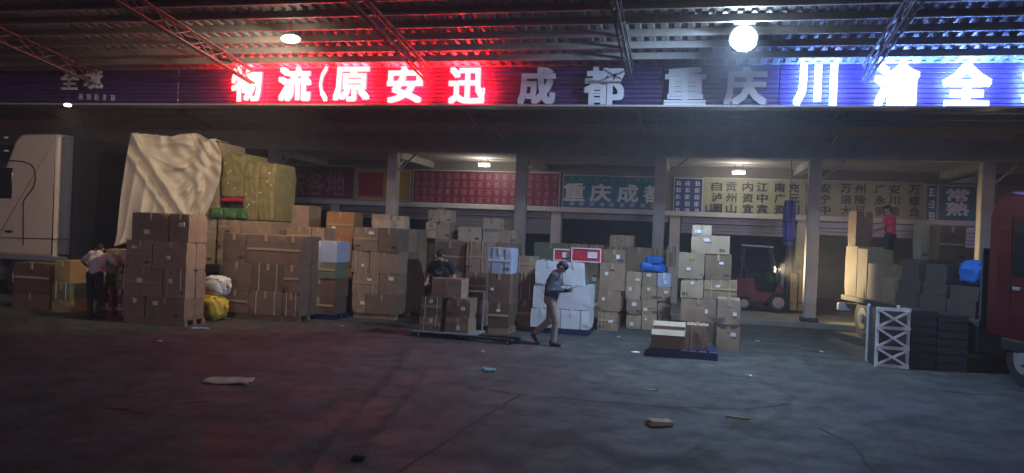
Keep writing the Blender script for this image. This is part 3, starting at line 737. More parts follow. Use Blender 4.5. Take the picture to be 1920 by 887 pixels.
# ------------------------------------------------------------------ sacks
def sack(p, dims, mat, label, group=None, rz=0., seed=0, name='sack'):
    r = random.Random(seed); bm = bmesh.new(); bmesh.ops.create_uvsphere(bm, u_segments=32, v_segments=22, radius=1)
    for v in bm.verts:
        c = v.co; q = Vector([math.copysign(abs(k)**.6, k) for k in c]); n = math.sin(c.x*7+seed)*.05+math.sin(c.y*9+c.z*5+seed*2)*.05+math.sin(c.x*17+c.z*13+seed*3)*.045+math.sin(c.y*21-c.x*19+seed)*.035
        v.co = Vector((q.x*dims[0]/2*(1+n), q.y*dims[1]/2*(1+n), q.z*dims[2]/2*(1+n*.6)+dims[2]/2))
    m = MB(); m.bm(bm); o = m.build(name, mat, None, p, rz, smooth=True); tag(o, label, 'sack', group)
    m = MB(); m.cyl((dims[0]*.46, 0, dims[2]*.55), (dims[0]*.6, 0, dims[2]*.62), .03, .07, 8); m.build('tied_neck', mat, o, smooth=True); return o
Y = 15.2
p = G(397, 585); p = Vector((D(397, 585, Y).x, Y, 0))
sack(p, (.62, .5, .56), SACKY, 'bulging yellow sack between the tall stack and the dark stack', seed=1)
sack(p+Vector((.02, .12, .53)), (.55, .45, .45), SACKW, 'round white sack lying on the yellow sack', seed=2)
for i, (px_, pb, w_, h_) in enumerate(((1213, 513, .36, .26), (1233, 514, .36, .22), (1226, 497, .4, .2))):
    q = D(px_, pb, 19.2); z = zs if i < 2 else zs+.2
    sack(Vector((q.x, 19.25, z)), (w_, .4, h_), SACKB, ('bright blue sack on the left of the small-carton stack', 'bright blue sack on the right of the small-carton stack', 'bright blue sack lying across the two others')[i], 'blue sacks', seed=5+i)

# ================================================================== TRUCKS
def wheel(parent, c, r=.5, w=.3, axis='y', name='wheel'):
    ax = Vector((0, 1, 0)) if axis == 'y' else Vector((1, 0, 0)); c = Vector(c)
    m = MB(); m.cyl(-ax*w/2, ax*w/2, r, n=28); m.cyl(-ax*(w/2+.012), ax*(w/2+.012), r*.86, n=28)
    t = m.build(name, BLACK, parent, c, smooth=True)
    m = MB(); m.cyl(-ax*(w/2+.02), ax*(w/2+.02), r*.55, n=20); m.cyl(-ax*(w/2+.06), ax*(w/2+.06), r*.22, n=12); m.build('rim', STEEL, t, smooth=True); return t

# left truck: nose to the left, side towards us
TY = 17.0
lx = D(132, 350, TY).x                # back of the cab
lt = thing('cargo_truck', 'cream high-roof truck cab with flatbed load under a cream tarpaulin', 'truck', (lx, TY, 0))
ztop = D(80, 250, TY).z
CW = 2.4
m = MB()      # cab shell: side profile with rounded corners, extruded across
def rounded(pts, r, n=5):
    out = []; N = len(pts)
    for i in range(N):
        p, a, b = Vector(pts[i]), Vector(pts[i-1]), Vector(pts[(i+1) % N]); rr = r[i] if isinstance(r, (list, tuple)) else r
        if rr <= 0: out.append(tuple(p)); continue
        da, db = (a-p).normalized(), (b-p).normalized()
        for k in range(n+1):
            t = k/n; q = (p+da*rr)*(1-t)**2+p*2*t*(1-t)+(p+db*rr)*t*t; out.append(tuple(q))
    return out
prof = rounded([(-.42, 1.05), (-.42, ztop), (-1.75, ztop-.02), (-2.45, 2.65), (-2.6, 1.05)], [.05, .12, .25, .25, .1])
bm = bmesh.new(); vsA = [bm.verts.new((p[0], 0, p[1])) for p in prof]; f = bm.faces.new(vsA)
ex = bmesh.ops.extrude_face_region(bm, geom=[f]); bmesh.ops.translate(bm, vec=(0, CW, 0), verts=[v for v in ex['geom'] if isinstance(v, bmesh.types.BMVert)])
bmesh.ops.bevel(bm, geom=[e for e in bm.edges if abs(e.verts[0].co.y-e.verts[1].co.y) < 1e-4], offset=.1, segments=4, profile=.5, affect='EDGES')
m.bm(bm); cabo = m.build('cab', CREAM, lt, smooth=True)
for p in cabo.data.polygons: p.use_smooth = p.area < .12
for y in (.08, CW-.16):
    m = MB(); m.bx(-.40, -.02, y, y+.08, 1.15, ztop-.06, 0, .04); m.build('side_deflector', CABGREY, lt, smooth=True)
def lp(px_, py_, Y=TY): q = D(px_, py_, Y); return (q.x-lx, q.z)
m = MB()      # door seam: follows the rounded rear edge of the door
seam = [lp(*q) for q in ((-60, 292), (2, 300), (45, 303), (58, 308), (65, 318), (67, 335), (63, 352), (50, 368), (44, 378), (44, 460))]
for a, b in zip(seam[:-1], seam[1:]): m.bar((a[0], -.004, a[1]), (b[0], -.004, b[1]), .02, .03)
m.build('door_seam', DGREY, cabo)
m = MB()
for py_ in (446,):
    a, b = lp(-60, py_-2), lp(128, py_+3); m.bar((a[0], -.002, a[1]), (b[0], -.002, b[1]), .02, .02)
m.build('body_seam', DGREY, cabo)
w0, w1 = lp(-70, 312), lp(22, 373); m = MB(); m.bx(w0[0], w1[0], -.012, .05, w1[1], w0[1], 0, .03); m.build('door_window', GLASS, cabo, smooth=True)
for py_ in (258, 283):
    q = lp(12, py_); m = MB(); m.bx(q[0]-.06, q[0]+.06, -.03, .01, q[1]-.025, q[1]+.025, 0, .008); m.build('highlight_trim', WHITEP, cabo)  # white trim pieces painted in for two bright highlights
h0 = lp(18, 434); m = MB(); m.bx(h0[0]-.14, h0[0]+.1, -.03, .01, h0[1]-.03, h0[1]+.03, 0, .01); m.build('door_handle', DGREY, cabo)
m = MB(); m.bx(-2.7, -.05, .02, .5, .95, 1.1, 0, .03); m.bx(-2.62, -2.3, 0, CW, .35, .95, 0, .05); m.build('fender', CABGREY, lt)
m = MB(); m.bx(-2.4, 6.4, .55, .75, .62, .9); m.bx(-2.4, 6.4, 1.65, 1.85, .62, .9); m.build('chassis', DGREY, lt)
for x in (-1.5, 3.9, 5.2):
    wheel(lt, (x, .2, .5)); wheel(lt, (x, CW-.2, .5))
m = MB(); m.cyl((-.1, .3, .62), (1.1, .3, .62), .3, n=20); m.build('fuel_tank', STEEL, lt, smooth=True)
BEDZ = 1.12
m = MB(); m.bx(.15, 6.6, 0, CW, .92, BEDZ, 0, .02); m.build('bed', DGREY, lt)
m = MB(); m.bx(.0, .12, .02, CW-.02, .95, ztop-.05, 0, .02); m.build('headboard', SHADEBLK, lt)  # full-height black board painting in the dark gap behind the cab
m = MB()
for i in range(7):
    m = MB(); m.bx(.6+i*.95, .68+i*.95, -.03, .0, .95, BEDZ+.02); m.build('stake_pocket', DGREY, lt)
# load on the left truck (under and beside the tarpaulin)
def atY(px_, py_, Y): return D(px_, py_, Y)
Yl = TY+.15
lx0, lx1 = D(246, 320, Yl).x, D(408, 320, Yl).x
rows_z = [BEDZ+i*.54 for i in range(6)]
zl = D(330, 262, Yl).z; nrow = 5; hh = (zl-.03-BEDZ)/nrow
for r in range(nrow):
    for c in range(3):
        xa = lx0+.1+(lx1-lx0-.15)*c/3; xb = lx0+.1+(lx1-lx0-.15)*(c+1)/3
        carton(xa, xb, Yl+.12, Yl+1.3, BEDZ+r*hh, BEDZ+(r+1)*hh, TAN, 'tan carton under the cream tarpaulin, %s row %s on the truck' % (ORD[r], colname(c, 3)), 'cartons under the tarpaulin', sticker=False)
# open cartons / tall boxes right of the tarp
zb1 = D(440, 381, Yl).z
lx2 = D(515, 340, Yl).x
k = 0
TB = lx1+.03
xs_ = [TB+(D(452, 340, Yl).x-TB)*1.0]
b1 = D(452, 340, Yl).x; b2 = D(480, 340, Yl).x; b3 = D(510, 340, Yl).x
ztA, ztB = D(430, 288, Yl).z, D(470, 303, Yl).z
zsack = D(430, 412, Yl).z
nb = 3; hb = (zsack-BEDZ)/nb
for r in range(nb):
    for c, (xa, xb) in enumerate(((TB, (TB+b1)/2), ((TB+b1)/2, b1), (b1, b3))):
        carton(xa, xb, Yl+.05, Yl+1.1, BEDZ+r*hb, BEDZ+(r+1)*hb-.002, BROWN, 'brown carton low on the truck beside the tarpaulin, %s row %s' % (ORD[r], colname(c, 3)), 'low cartons on the truck bed', sticker=False)
zred = D(430, 377, Yl).z
carton(TB, b1, Yl+.5, Yl+1.2, zsack, zred, GREENC, 'greenish carton behind the green sacks on the truck', sticker=False)
carton(TB, b1, Yl+.12, Yl+1.2, zred, zred+.1, REDC, 'flat red box between the green sacks and the tall tan carton', tape=False, sticker=False)
OLIVE = P('olive_netting', (.28, .235, .09), .75, noise=.35, nscale=7, bump=.5)
def bale(xa, xb, y0, y1, z0, z1, label, seed):
    r = random.Random(seed); bm = bmesh.new(); bmesh.ops.create_cube(bm, size=1); bmesh.ops.subdivide_edges(bm, edges=bm.edges[:], cuts=9, use_grid_fill=True)
    w, d, h = xb-xa, y1-y0, z1-z0
    for v in bm.verts:
        c = v.co*2; q = Vector([math.copysign(abs(k)**1.0, k) for k in c]); n = max(abs(c.x), abs(c.y), abs(c.z)); L = (abs(c.x)**20+abs(c.y)**20+abs(c.z)**20)**(1/20.); q = c/L*n
        wv = .025*math.sin(c.z*6+seed)+.02*math.sin(c.x*9+c.z*4+seed*2)+.018*math.sin(c.y*8-c.z*11)
        v.co = Vector((q.x*w/2*(1+wv*.6), q.y*d/2*(1+wv*.6), (q.z+1)*h/2+(.05*math.sin(c.x*4+seed) if c.z > .5 else 0)))
    m = MB(); m.bm(bm); o = m.build('netted_bale', OLIVE, None, ((xa+xb)/2, (y0+y1)/2, z0), smooth=True); tag(o, label, 'bale', 'netted bales on the left truck')
    for k in range(5):
        m = MB(); m.sphere((r.uniform(-.38, .38)*w, -d/2-.005, r.uniform(.15, .9)*h), .022, seg=8, ring=6); m.build('knot', SACKW, o, smooth=True)
bale(TB, b1+.02, Yl+.12, Yl+1.2, zred+.1, ztA, 'tall olive netted bale beside the tarpaulin edge', 3)
bale(b1, b2+.02, Yl+.1, Yl+1.2, zsack, ztB, 'tall olive netted bale in the middle of the truck load end', 4)
bale(b2, b3, Yl+.1, Yl+1.2, zsack, ztB-.06, 'tall olive netted bale at the right end of the truck load', 5)
carton(D(484, 410, Yl-.3).x, D(528, 410, Yl-.3).x, TY+1.2, TY+1.9, BEDZ, D(505, 383, TY+1.2).z, BROWN, 'brown carton standing behind the right end of the truck load', sticker=False)
for i, (px_, w_) in enumerate(((402, .45), (428, .5), (448, .4))):
    q = D(px_, 410, Yl)
    sack(Vector((q.x, Yl+.24, zsack)), (w_, .42, .3), SACKG, ('green leafy sack nearest the tarpaulin tip', 'green sack in the middle of the three on the truck', 'green sack below the dotted cartons')[i], 'green sacks on the truck', seed=11+i)
# tarpaulin: swagged cloth with real folds and thickness
def tarp():
    NU, NV = 110, 100
    L_ = [(246, 250), (238, 290), (232, 330), (226, 370), (222, 410), (219, 440), (214, 462)]
    R_ = [(404, 264), (413, 285), (415, 310), (409, 345), (397, 378), (383, 405), (360, 425)]
    def cat(P_, t):
        s = t*(len(P_)-1); i = min(int(s), len(P_)-2); u = s-i
        p0, p1, p2, p3 = P_[max(i-1, 0)], P_[i], P_[i+1], P_[min(i+2, len(P_)-1)]
        return [.5*((2*p1[k])+(-p0[k]+p2[k])*u+(2*p0[k]-5*p1[k]+4*p2[k]-p3[k])*u*u+(-p0[k]+3*p1[k]-3*p2[k]+p3[k])*u**3) for k in (0, 1)]
    top = [(0, 250), (.25, 254), (.45, 258), (.6, 253), (.7, 252), (.8, 262), (.88, 268), (.93, 263), (1, 266)]
    def topy(u):
        for a, b in zip(top[:-1], top[1:]):
            if u <= b[0]: s = (u-a[0])/(b[0]-a[0]); s = s*s*(3-2*s); return a[1]+(b[1]-a[1])*s
        return top[-1][1]
    vs = []; TYf = Yl+.02
    def rdg(x): return 1-1.7*abs(math.sin(x*.5))**.75
    for j in range(NV+1):
        v = j/NV; l = cat(L_, v); r = cat(R_, v)
        for i in range(NU+1):
            u = i/NU; x = l[0]+(r[0]-l[0])*u; y = l[1]+(r[1]-l[1])*u
            y = y*1.0+(topy(u)-(250+16*u))*(1-v)**2
            # swag folds: curves hanging between (246,250) and (380,268)
            a = (x-246)/134.; sag = max(.25, 4*a*(1-a))
            diag = (y-250)-(x-246)*1.55             # >0: left of the diagonal crease
            s = (y-252-(x-246)*.12)/(50+80*sag)
            fold = 0.
            if diag < 0:
                k = min(1, -diag/45.)
                fold = .13*k*rdg(s*16+1.5*math.sin(u*5)+.9*math.sin(a*4+2))*(.45+.55*min(1, v*2.4))*min(1, max(0, (1.02-a)/.3))
                fold += .045*k*rdg(s*33+u*9)*min(1, max(0, (1.02-a)/.3))+.03*math.sin(u*23+v*7)+.02*math.sin(u*41-v*33+3*math.sin(v*9))
                # gathered bunch at right shoulder
                fold += .07*math.exp(-((u-.84)/.10)**2)*math.sin(u*30+v*9+1.5*math.sin(v*8))*(1-v*.7)+.03*math.exp(-((u-.84)/.13)**2)*math.sin(u*55-v*22)
            else:
                k = min(1, diag/35.)
                fold = .045*k*rdg(u*46+v*3)+.05*k*math.sin(u*19-v*4)
                fold += .035*math.sin(v*27+u*12)*max(0, v-.45)*2
            # the diagonal pleat: ridges along it
            fold += .13*math.exp(-(diag/13.)**2)-.12*math.exp(-((diag-24)/12.)**2)+.10*math.exp(-((diag-46)/11.)**2)
            belly = .10*math.sin(math.pi*min(1, u))*v
            Yy = TYf-.06-fold*.85-belly-.10*v
            q = D(x, y, Yy); q = D(x, y, min(Yy, TYf+.08)); vs.append(q)
    # roll the top edge back over the load
    row0 = vs[:NU+1]; pre = []
    for k in (3, 2, 1):
        pre += [Vector((p.x, p.y+.22*k, p.z+.02*(1 if k < 3 else -1)+.02*math.sin(i*.5+k))) for i, p in enumerate(row0)]
    vs = pre+vs; n = NU+1; rows = NV+4
    fs = [(j*n+i, j*n+i+1, (j+1)*n+i+1, (j+1)*n+i) for j in range(rows-1) for i in range(NU)]
    o0 = Vector((D(330, 400, TYf).x, TYf, BEDZ+.2))
    m = MB(); m.add([v-o0 for v in vs], fs); o = m.build('tarpaulin', TARP, None, o0, smooth=True)
    md = o.modifiers.new('thick', 'SOLIDIFY'); md.thickness = .006; md.offset = 1
    try: o.data.set_sharp_from_angle(angle=rad(180))
    except Exception: pass
    tag(o, 'crumpled cream tarpaulin draped over the load of the left truck', 'tarpaulin')
tarp()

# right truck: nose towards us, left side seen at a slant
pc = D(1842, 690, 15.4)
rt = thing('red_truck', 'dark red truck cab with loaded flatbed at the right edge', 'truck', (pc.x, 15.4, 0), rad(12))
# local frame: +y back towards the warehouse, x to the right
m = MB(); prof = rounded([(.0, .75), (.0, 3.05), (-.45, 3.3), (-1.55, 3.25), (-2.15, 2.2), (-2.25, .55)], [.05, .15, .15, .3, .2, .05])
bm = bmesh.new(); vsA = [bm.verts.new((0, p[0], p[1])) for p in prof]; f = bm.faces.new(vsA)
ex = bmesh.ops.extrude_face_region(bm, geom=[f]); bmesh.ops.translate(bm, vec=(2.35, 0, 0), verts=[v for v in ex['geom'] if isinstance(v, bmesh.types.BMVert)])
bmesh.ops.bevel(bm, geom=[e for e in bm.edges if abs(e.verts[0].co.x-e.verts[1].co.x) < 1e-4], offset=.09, segments=4, profile=.5, affect='EDGES')
m.bm(bm); rc = m.build('cab', CABRED, rt, smooth=True)
for p in rc.data.polygons: p.use_smooth = p.area < .12
m = MB(); m.extrude([(-1.75, 1.85), (-.75, 1.85), (-.75, 2.75), (-1.45, 2.75)], 'x', -.012, .04); m.build('door_window', GLASS, rc)
m = MB()
for a, b in zip([(-.68, .8), (-.68, 2.85), (-1.5, 2.88), (-1.85, 1.8), (-1.85, .8)][:-1], [(-.68, .8), (-.68, 2.85), (-1.5, 2.88), (-1.85, 1.8), (-1.85, .8)][1:]): m.bar((-.004, a[0], a[1]), (-.004, b[0], b[1]), .02, .02)
m.build('door_seam', DGREY, rc)
m = MB(); m.bx(-.03, .01, -.98, -.78, 1.6, 1.66, 0, .01); m.build('door_handle', STEEL, rc)
m = MB(); m.bx(-.28, -.14, -1.75, -1.6, 1.95, 2.6, 0, .04); m.bar((-.2, -1.7, 2.6), (.05, -1.6, 2.75), .03, .03); m.bar((-.2, -1.7, 1.95), (.05, -1.65, 1.85), .03, .03); m.build('mirror', DGREY, rc)
m = MB(); m.bx(-.02, .5, -1.8, -.5, .55, .78, 0, .05); m.build('step', DGREY, rt)
wheel(rt, (.18, -1.1, .48), .48, .3, 'x'); wheel(rt, (2.17, -1.1, .48), .48, .3, 'x')
m = MB(); m.bx(.5, .68, -2.0, 6.2, .6, .86); m.bx(1.68, 1.86, -2.0, 6.2, .6, .86); m.build('chassis', DGREY, rt)
for y in (3.9, 5.1): wheel(rt, (.22, y, .48), .48, .3, 'x'); wheel(rt, (2.13, y, .48), .48, .3, 'x')
RBZ = .98
m = MB(); m.bx(0, 2.35, .2, 6.3, .84, RBZ, 0, .02); m.build('bed', P('bed_dark', (.06, .06, .07), .6, noise=.2), rt)
m = MB(); m.bx(.05, 2.3, .2, .26, RBZ, 2.3); m.build('headboard', P('bed_dark', (.06, .06, .07), .6), rt)
m = MB(); m.bx(-.05, 2.4, 6.3, 6.42, .55, .75, 0, .02); m.build('rear_bumper', WHITEP, rt)
for x in (.1, 2.1):
    m = MB(); m.bx(x, x+.25, 6.42, 6.47, .58, .72); m.build('tail_lamp', P('tail_red', (.5, .02, .02), .3), rt)
m = MB(); m.bx(-.02, .03, .5, 2.6, .45, .8, 0, .02); m.build('side_guard', DGREY, rt)
m = MB(); m.bx(.05, .6, .3, 1.1, .4, .82, 0, .04); m.build('battery_box', STEEL, rt)
Rt = Matrix.Translation(rt.location) @ Matrix.Rotation(rad(12), 4, 'Z')
def rtw(x, y, z): return Rt @ Vector((x, y, z))
def rcarton(x0, x1, y0, y1, z0, z1, ci, lab, group=None, **k):
    c = rtw((x0+x1)/2, (y0+y1)/2, z0); w, d = x1-x0, y1-y0
    return carton(c.x-w/2, c.x+w/2, c.y-d/2, c.y+d/2, z0, z1, ci, lab, group, rz=rad(12), **k)
g = 'cartons on the red truck'
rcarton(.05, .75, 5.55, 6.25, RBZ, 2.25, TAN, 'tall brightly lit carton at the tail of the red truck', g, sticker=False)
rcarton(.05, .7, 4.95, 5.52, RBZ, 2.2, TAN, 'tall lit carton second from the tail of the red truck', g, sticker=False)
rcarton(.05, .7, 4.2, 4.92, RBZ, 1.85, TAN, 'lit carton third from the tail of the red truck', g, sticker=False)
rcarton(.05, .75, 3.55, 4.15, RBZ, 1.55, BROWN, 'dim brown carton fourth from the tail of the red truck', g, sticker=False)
rcarton(.06, .5, 5.7, 6.2, 2.25, 3.15, DARK, 'brown carton stacked on the tall lit one at the truck tail', g, sticker=False)
rcarton(.78, 2.3, 4.9, 6.25, RBZ, 1.62, DARK, 'wide dark carton on the far side of the truck tail', g, sticker=False)
rcarton(.78, 2.3, 3.5, 4.85, RBZ, 1.95, DARK, 'wide dark carton under the feet of the red-shirt person', g, sticker=False)
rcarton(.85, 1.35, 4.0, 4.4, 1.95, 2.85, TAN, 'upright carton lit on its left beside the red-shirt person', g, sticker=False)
rcarton(1.0, 1.6, 3.5, 3.95, 1.95, 2.8, DARK, 'dark upright carton right of the red-shirt person', g, sticker=False)
# dark load behind the cab: cartons and flat bales in black plastic
g = 'grey brown bales on the red truck'
for i, (y0, y1) in enumerate(((.35, 1.35), (1.4, 2.4), (2.45, 3.45))):
    for j, (z0, z1) in enumerate(((RBZ, 1.3), (1.3, 1.56))):
        rcarton(.04+.03*j, 1.1, y0, y1-.05*j, z0, z1, 10, 'flat grey brown bale on the red truck, %s %s the cab' % (('lower', 'upper')[j], ('nearest', 'second from', 'third from')[i]), g, sticker=(j == 1), tape=False)
    if i: rcarton(.1, .9, y0+.1, y1-.1, 1.56, 1.86+.08*i, 10, ('', 'grey brown box on the bales beside the blue bundle', 'grey brown box on the bales next to the lit cartons')[i], g, sticker=False, tape=False)
    rcarton(1.15, 2.3, y0, y1, RBZ, 1.75, 10, 'tall grey brown bale on the far side of the truck, %s the cab' % ('nearest', 'second from', 'third from')[i], g, sticker=False, tape=False)
q = rtw(.5, .85, 1.56); sack(q, (.75, .95, .5), SACKB, 'blue plastic wrapped bundle behind the red cab', None, rad(12), 41)

# ------------------------------------------------------------------ crate with white X-braced end, dark crates beside it
Y = 15.5
xa, xb = D(1640, 680, Y).x, D(1704, 680, Y).x; hC = D(1670, 577, Y).z
cr = thing('lattice_crate', 'tall crate with white X-braced slats beside the red truck', 'crate', ((xa+xb)/2, Y, 0)); w = xb-xa
m = MB()
for x in (-w/2+.025, w/2-.025):
    for y in (.025, .775): m.bx(x-.025, x+.025, y-.025, y+.025, 0, hC)
m.build('post', WHITEP, cr)
zl_ = [.04, hC*.335, hC*.665, hC-.03]
for z in zl_:
    m = MB(); m.bx(-w/2, w/2, -.03, -.002, z-.03, z+.03); m.build('slat', WHITEP, cr)
for i in range(3):
    for s in (-1, 1):
        m = MB(); yy = -.045 if s > 0 else -.07
        m.bar((-w/2*s+.03*s, yy, zl_[i]+.02), (w/2*s-.03*s, yy, zl_[i+1]-.02), .022, .042); m.build('cross_brace', WHITEP, cr)
m = MB(); m.bx(-w/2+.03, w/2-.03, .06, .78, .03, hC-.05); m.build('dark_contents', P('dark_goods', (.05, .045, .05), .6), cr)
for i, (p0_, p1_) in enumerate(((1708, 1756), (1758, 1815))):
    xa, xb = D(p0_, 640, Y+.15).x, D(p1_, 640, Y+.15).x
    c2 = thing('dark_crate', ('dark slatted crate right of the white braced crate', 'dark slatted crate nearest the red truck wheel')[i], 'crate', ((xa+xb)/2, Y+.15, 0)); w = xb-xa; hh_ = hC-.02-.06*i; sl_ = None
    m = MB(); m.bx(-w/2+.02, w/2-.02, .025, .75, 0, hh_-.01); m.build('box', P('crate_dark', (.015, .015, .018), .7, noise=.2), c2)
    for k in range(7):
        if sl_ is None:
            m = MB(); m.bx(-w/2, w/2, 0, .022, .01, hh_/7-.015, 0, .004); sl_ = m.build('slat', P('crate_slat', (.022, .022, .026), .65, noise=.25), c2)
        else: copy_part(sl_, c2, (0, 0, k*hh_/7))

# ------------------------------------------------------------------ forklift in the open bay, nose to the right
FYk = 24.4
fx = D(1383, 560, FYk).x
fk = thing('forklift', 'red forklift with lit headlight inside the open bay', 'forklift', (fx, FYk, DOCKZ))
def fz(py_, px_=1430): return D(px_, py_, FYk).z-DOCKZ
m = MB(); m.extrude(rounded([(.0, .28), (.0, .95), (.45, 1.02), (.55, .62), (1.05, .58), (1.15, .8), (1.32, .8), (1.32, .3)], .06, 3), 'y', .05, 1.1); m.build('body', FORKRED, fk)
m = MB(); m.extrude(rounded([(-.08, .3), (-.08, 1.0), (.12, 1.05), (.12, .3)], .06, 3), 'y', .1, 1.05); m.build('counterweight', P('fork_dark', (.12, .02, .02), .5), fk)
m = MB(); m.bx(.2, .62, .3, .85, 1.0, 1.12, 0, .04); m.box((.2, .575, 1.35), (.1, .5, .5), bev=.03, R=Euler((0, rad(-10), 0)).to_matrix()); m.build('seat', BLACK, fk)
for y in (.1, 1.05):
    m = MB(); m.bar((.08, y, 1.0), (.16, y, 1.98), .05, .05); m.build('guard_post', DGREY, fk)
    m = MB(); m.bar((1.2, y, .8), (.92, y, 1.98), .05, .05); m.build('guard_post', DGREY, fk)
m = MB()
for y in (.08, .33, .58, .83, 1.07): m.bar((.12, y, 2.0), (.96, y, 1.98), .04, .05)
m.bar((.12, .05, 2.0), (.12, 1.1, 2.0), .06, .06); m.bar((.96, .05, 1.98), (.96, 1.1, 1.98), .06, .06); m.build('overhead_guard', STEEL, fk)
for y in (.3, .85):
    m = MB(); m.bar((1.45, y, .08), (1.5, y, 2.15), .06, .1); m.build('mast', DGREY, fk)
for y in (.25, .9):
    m = MB(); m.bx(1.5, 1.56, y-.05, y+.05, .06, .7); m.bx(1.56, 2.5, y-.05, y+.05, .06, .1); m.build('fork', DGREY, fk)
m = MB(); m.cyl((.86, .57, .75), (.74, .57, 1.2), .025, n=8)
for i in range(16):
    t0, t1 = 2*math.pi*i/16, 2*math.pi*(i+1)/16; e = Euler((0, rad(-25), 0)).to_matrix()
    m.cyl(Vector((.74, .57, 1.2))+e @ Vector((.16*math.cos(t0), .16*math.sin(t0), 0)), Vector((.74, .57, 1.2))+e @ Vector((.16*math.cos(t1), .16*math.sin(t1), 0)), .014, n=6)
m.build('steering_wheel', BLACK, fk)
for y in (.06, 1.05): wheel(fk, (1.18, y, .31), .31, .22)
for y in (.1, 1.0): wheel(fk, (.2, y, .23), .23, .18)
hp = D(1448, 505, FYk)-Vector((fx, FYk, DOCKZ))
HEADM = P('headlight_glow', (.9, .9, .9), .3, emit=(1, .93, .75), estr=40)
m = MB(); m.cyl((hp.x-.06, .02, hp.z), (hp.x+.06, .02, hp.z), .06, .085, n=16); m.bar((hp.x-.03, .02, hp.z), (1.06, .1, hp.z-.05), .03, .03); m.build('headlight', DGREY, fk, smooth=True)
m = MB(); m.sphere((hp.x+.06, .02, hp.z), .075, sc=(.5, 1, 1)); m.build('headlight_lens', HEADM, fk, smooth=True)
hl = light('headlight_beam', 'SPOT', (hp.x+.13, -.02, hp.z), HEAD_W, (1, .76, .40), fk, spot_size=rad(76), spot_blend=.8, shadow_soft_size=.05)
aim(hl, (1, -1.3, .16))
# load on the forks, green sacks behind, white bale
ya = FYk+.1
for i, (p0_, p1_, h_) in enumerate(((1481, 1495, 1.12), (1496, 1514, 1.28))):
    xa, xb = D(p0_, 560, ya).x, D(p1_, 560, ya).x
    carton(xa, xb, ya, ya+.8, DOCKZ+.1, DOCKZ+.1+h_, YELC, ('narrow tall yellowish carton on the forklift forks', 'wider tall yellowish carton on the forklift forks')[i], 'cartons on the forks', sticker=False)
for i in range(3):
    q = D(1460, 540, 26.6); sack(Vector((q.x, 26.6, DOCKZ+.36*i)), (.9, .7, .38), SACKG, ('bottom green sack behind the forklift', 'middle green sack behind the forklift', 'top green sack behind the forklift')[i], 'green sacks in the bay', seed=50+i)
q = D(1473, 510, 26.2); carton(q.x-.16, q.x+.2, 26.2, 26.6, DOCKZ, D(1473, 494, 26.2).z, WHITE, 'tall white carton behind the forklift headlight', sticker=False)

# rolled purple cloth hanging from the beam
q0 = D(1481, 376, 22.75); q1 = D(1481, 460, 22.75)
ru = thing('hanging_cloth', 'bundle of purple blue cloth hanging from the porch beam', 'cloth', (q0.x, 22.75, q1.z)); L_ = q0.z-q1.z
m = MB(); N = 22; K = 14; vs = []
for k in range(K+1):
    t = k/K
    for i in range(N):
        a = 2*math.pi*i/N; r = .15*(.75+.25*math.sin(t*math.pi))*(1+.22*math.sin(a*6+t*1.5)); vs.append((r*math.cos(a), r*math.sin(a), L_*t))
fs = [(k*N+i, k*N+(i+1) % N, (k+1)*N+(i+1) % N, (k+1)*N+i) for k in range(K) for i in range(N)]+[tuple(range(N)), tuple(range(K*N, K*N+N))]
m.add(vs, fs); m.build('roll', PURPLE, ru, smooth=True)
m = MB(); m.cyl((0, 0, L_-.02), (0, 0, CZ+.06-q1.z), .015, n=6); m.build('rope', DGREY, ru)
for z in (.12, L_*.5):
    m = MB(); m.cyl((0, 0, z), (0, 0, z+.03), .172, n=20); m.build('tie', DGREY, ru)

# ------------------------------------------------------------------ hand cart and its five cartons
Y = 14.95
xa, xb = D(772, 632, Y).x, D(893, 632, Y).x
ct = thing('hand_cart', 'flat steel hand cart under the five cartons of the black-shirt man', 'cart', ((xa+xb)/2, Y, 0)); w = xb-xa; d = .75
m = MB(); m.bx(-w/2, w/2, 0, d, .10, .135, 0, .01); m.build('deck', STEEL, ct)
for x in (-w/2+.12, w/2-.12):
    for y in (.1, d-.1): wheel(ct, (x, y, .05), .05, .04)
m = MB(); m.bar((w/2-.08, d-.02, .12), (w/2-.08, d+.05, .95), .03, .03); m.bar((-w/2+.35, d-.02, .12), (-w/2+.35, d+.05, .95), .03, .03); m.bar((-w/2+.35, d+.05, .95), (w/2-.08, d+.05, .95), .03, .03); m.build('handle', STEEL, ct)
g = 'cartons on the hand cart'
stack('of the left column on the hand cart', Y+.05, 628, 786, [(593, [785, 826]), (556, [786, 827])], .6, 1, BROWN, z0=.136, seed=61, sticker=True, group=g)
o_ = stack('of the right column on the hand cart', Y+.05, 630, 836, [(594, [834, 879]), (559, [835, 880])], .6, 1, BROWN, z0=.136, seed=62, sticker=True, group=g)
zc = D(786, 556, Y+.05).z
carton(D(809, 540, Y+.1).x, D(866, 540, Y+.1).x, Y+.1, Y+.62, zc, D(830, 522, Y+.1).z, BROWN, 'single carton on top of the hand cart load', g, sticker=False)
# pallet jack lying right of the cart
q = G(925, 640); pj = thing('pallet_jack', 'low pallet jack on the ground right of the hand cart', 'pallet jack', (q.x, q.y, 0), rad(-8))
for y in (-.18, .18):
    m = MB(); m.bx(-.55, .5, y-.07, y+.07, .05, .1, 0, .01); m.build('fork', DGREY, pj)
m = MB(); m.bx(-.75, -.55, -.2, .2, .05, .35, 0, .04); m.build('pump_housing', DGREY, pj)
wheel(pj, (-.68, -.1, .08), .08, .08); wheel(pj, (-.68, .1, .08), .08, .08)
for y in (-.18, .18): wheel(pj, (.4, y, .04), .04, .09)
m = MB(); m.bar((-.66, 0, .3), (-.95, 0, 1.0), .035, .035); m.bar((-.95, -.14, 1.02), (-.95, .14, 1.02), .03, .03); m.build('tiller', DGREY, pj)

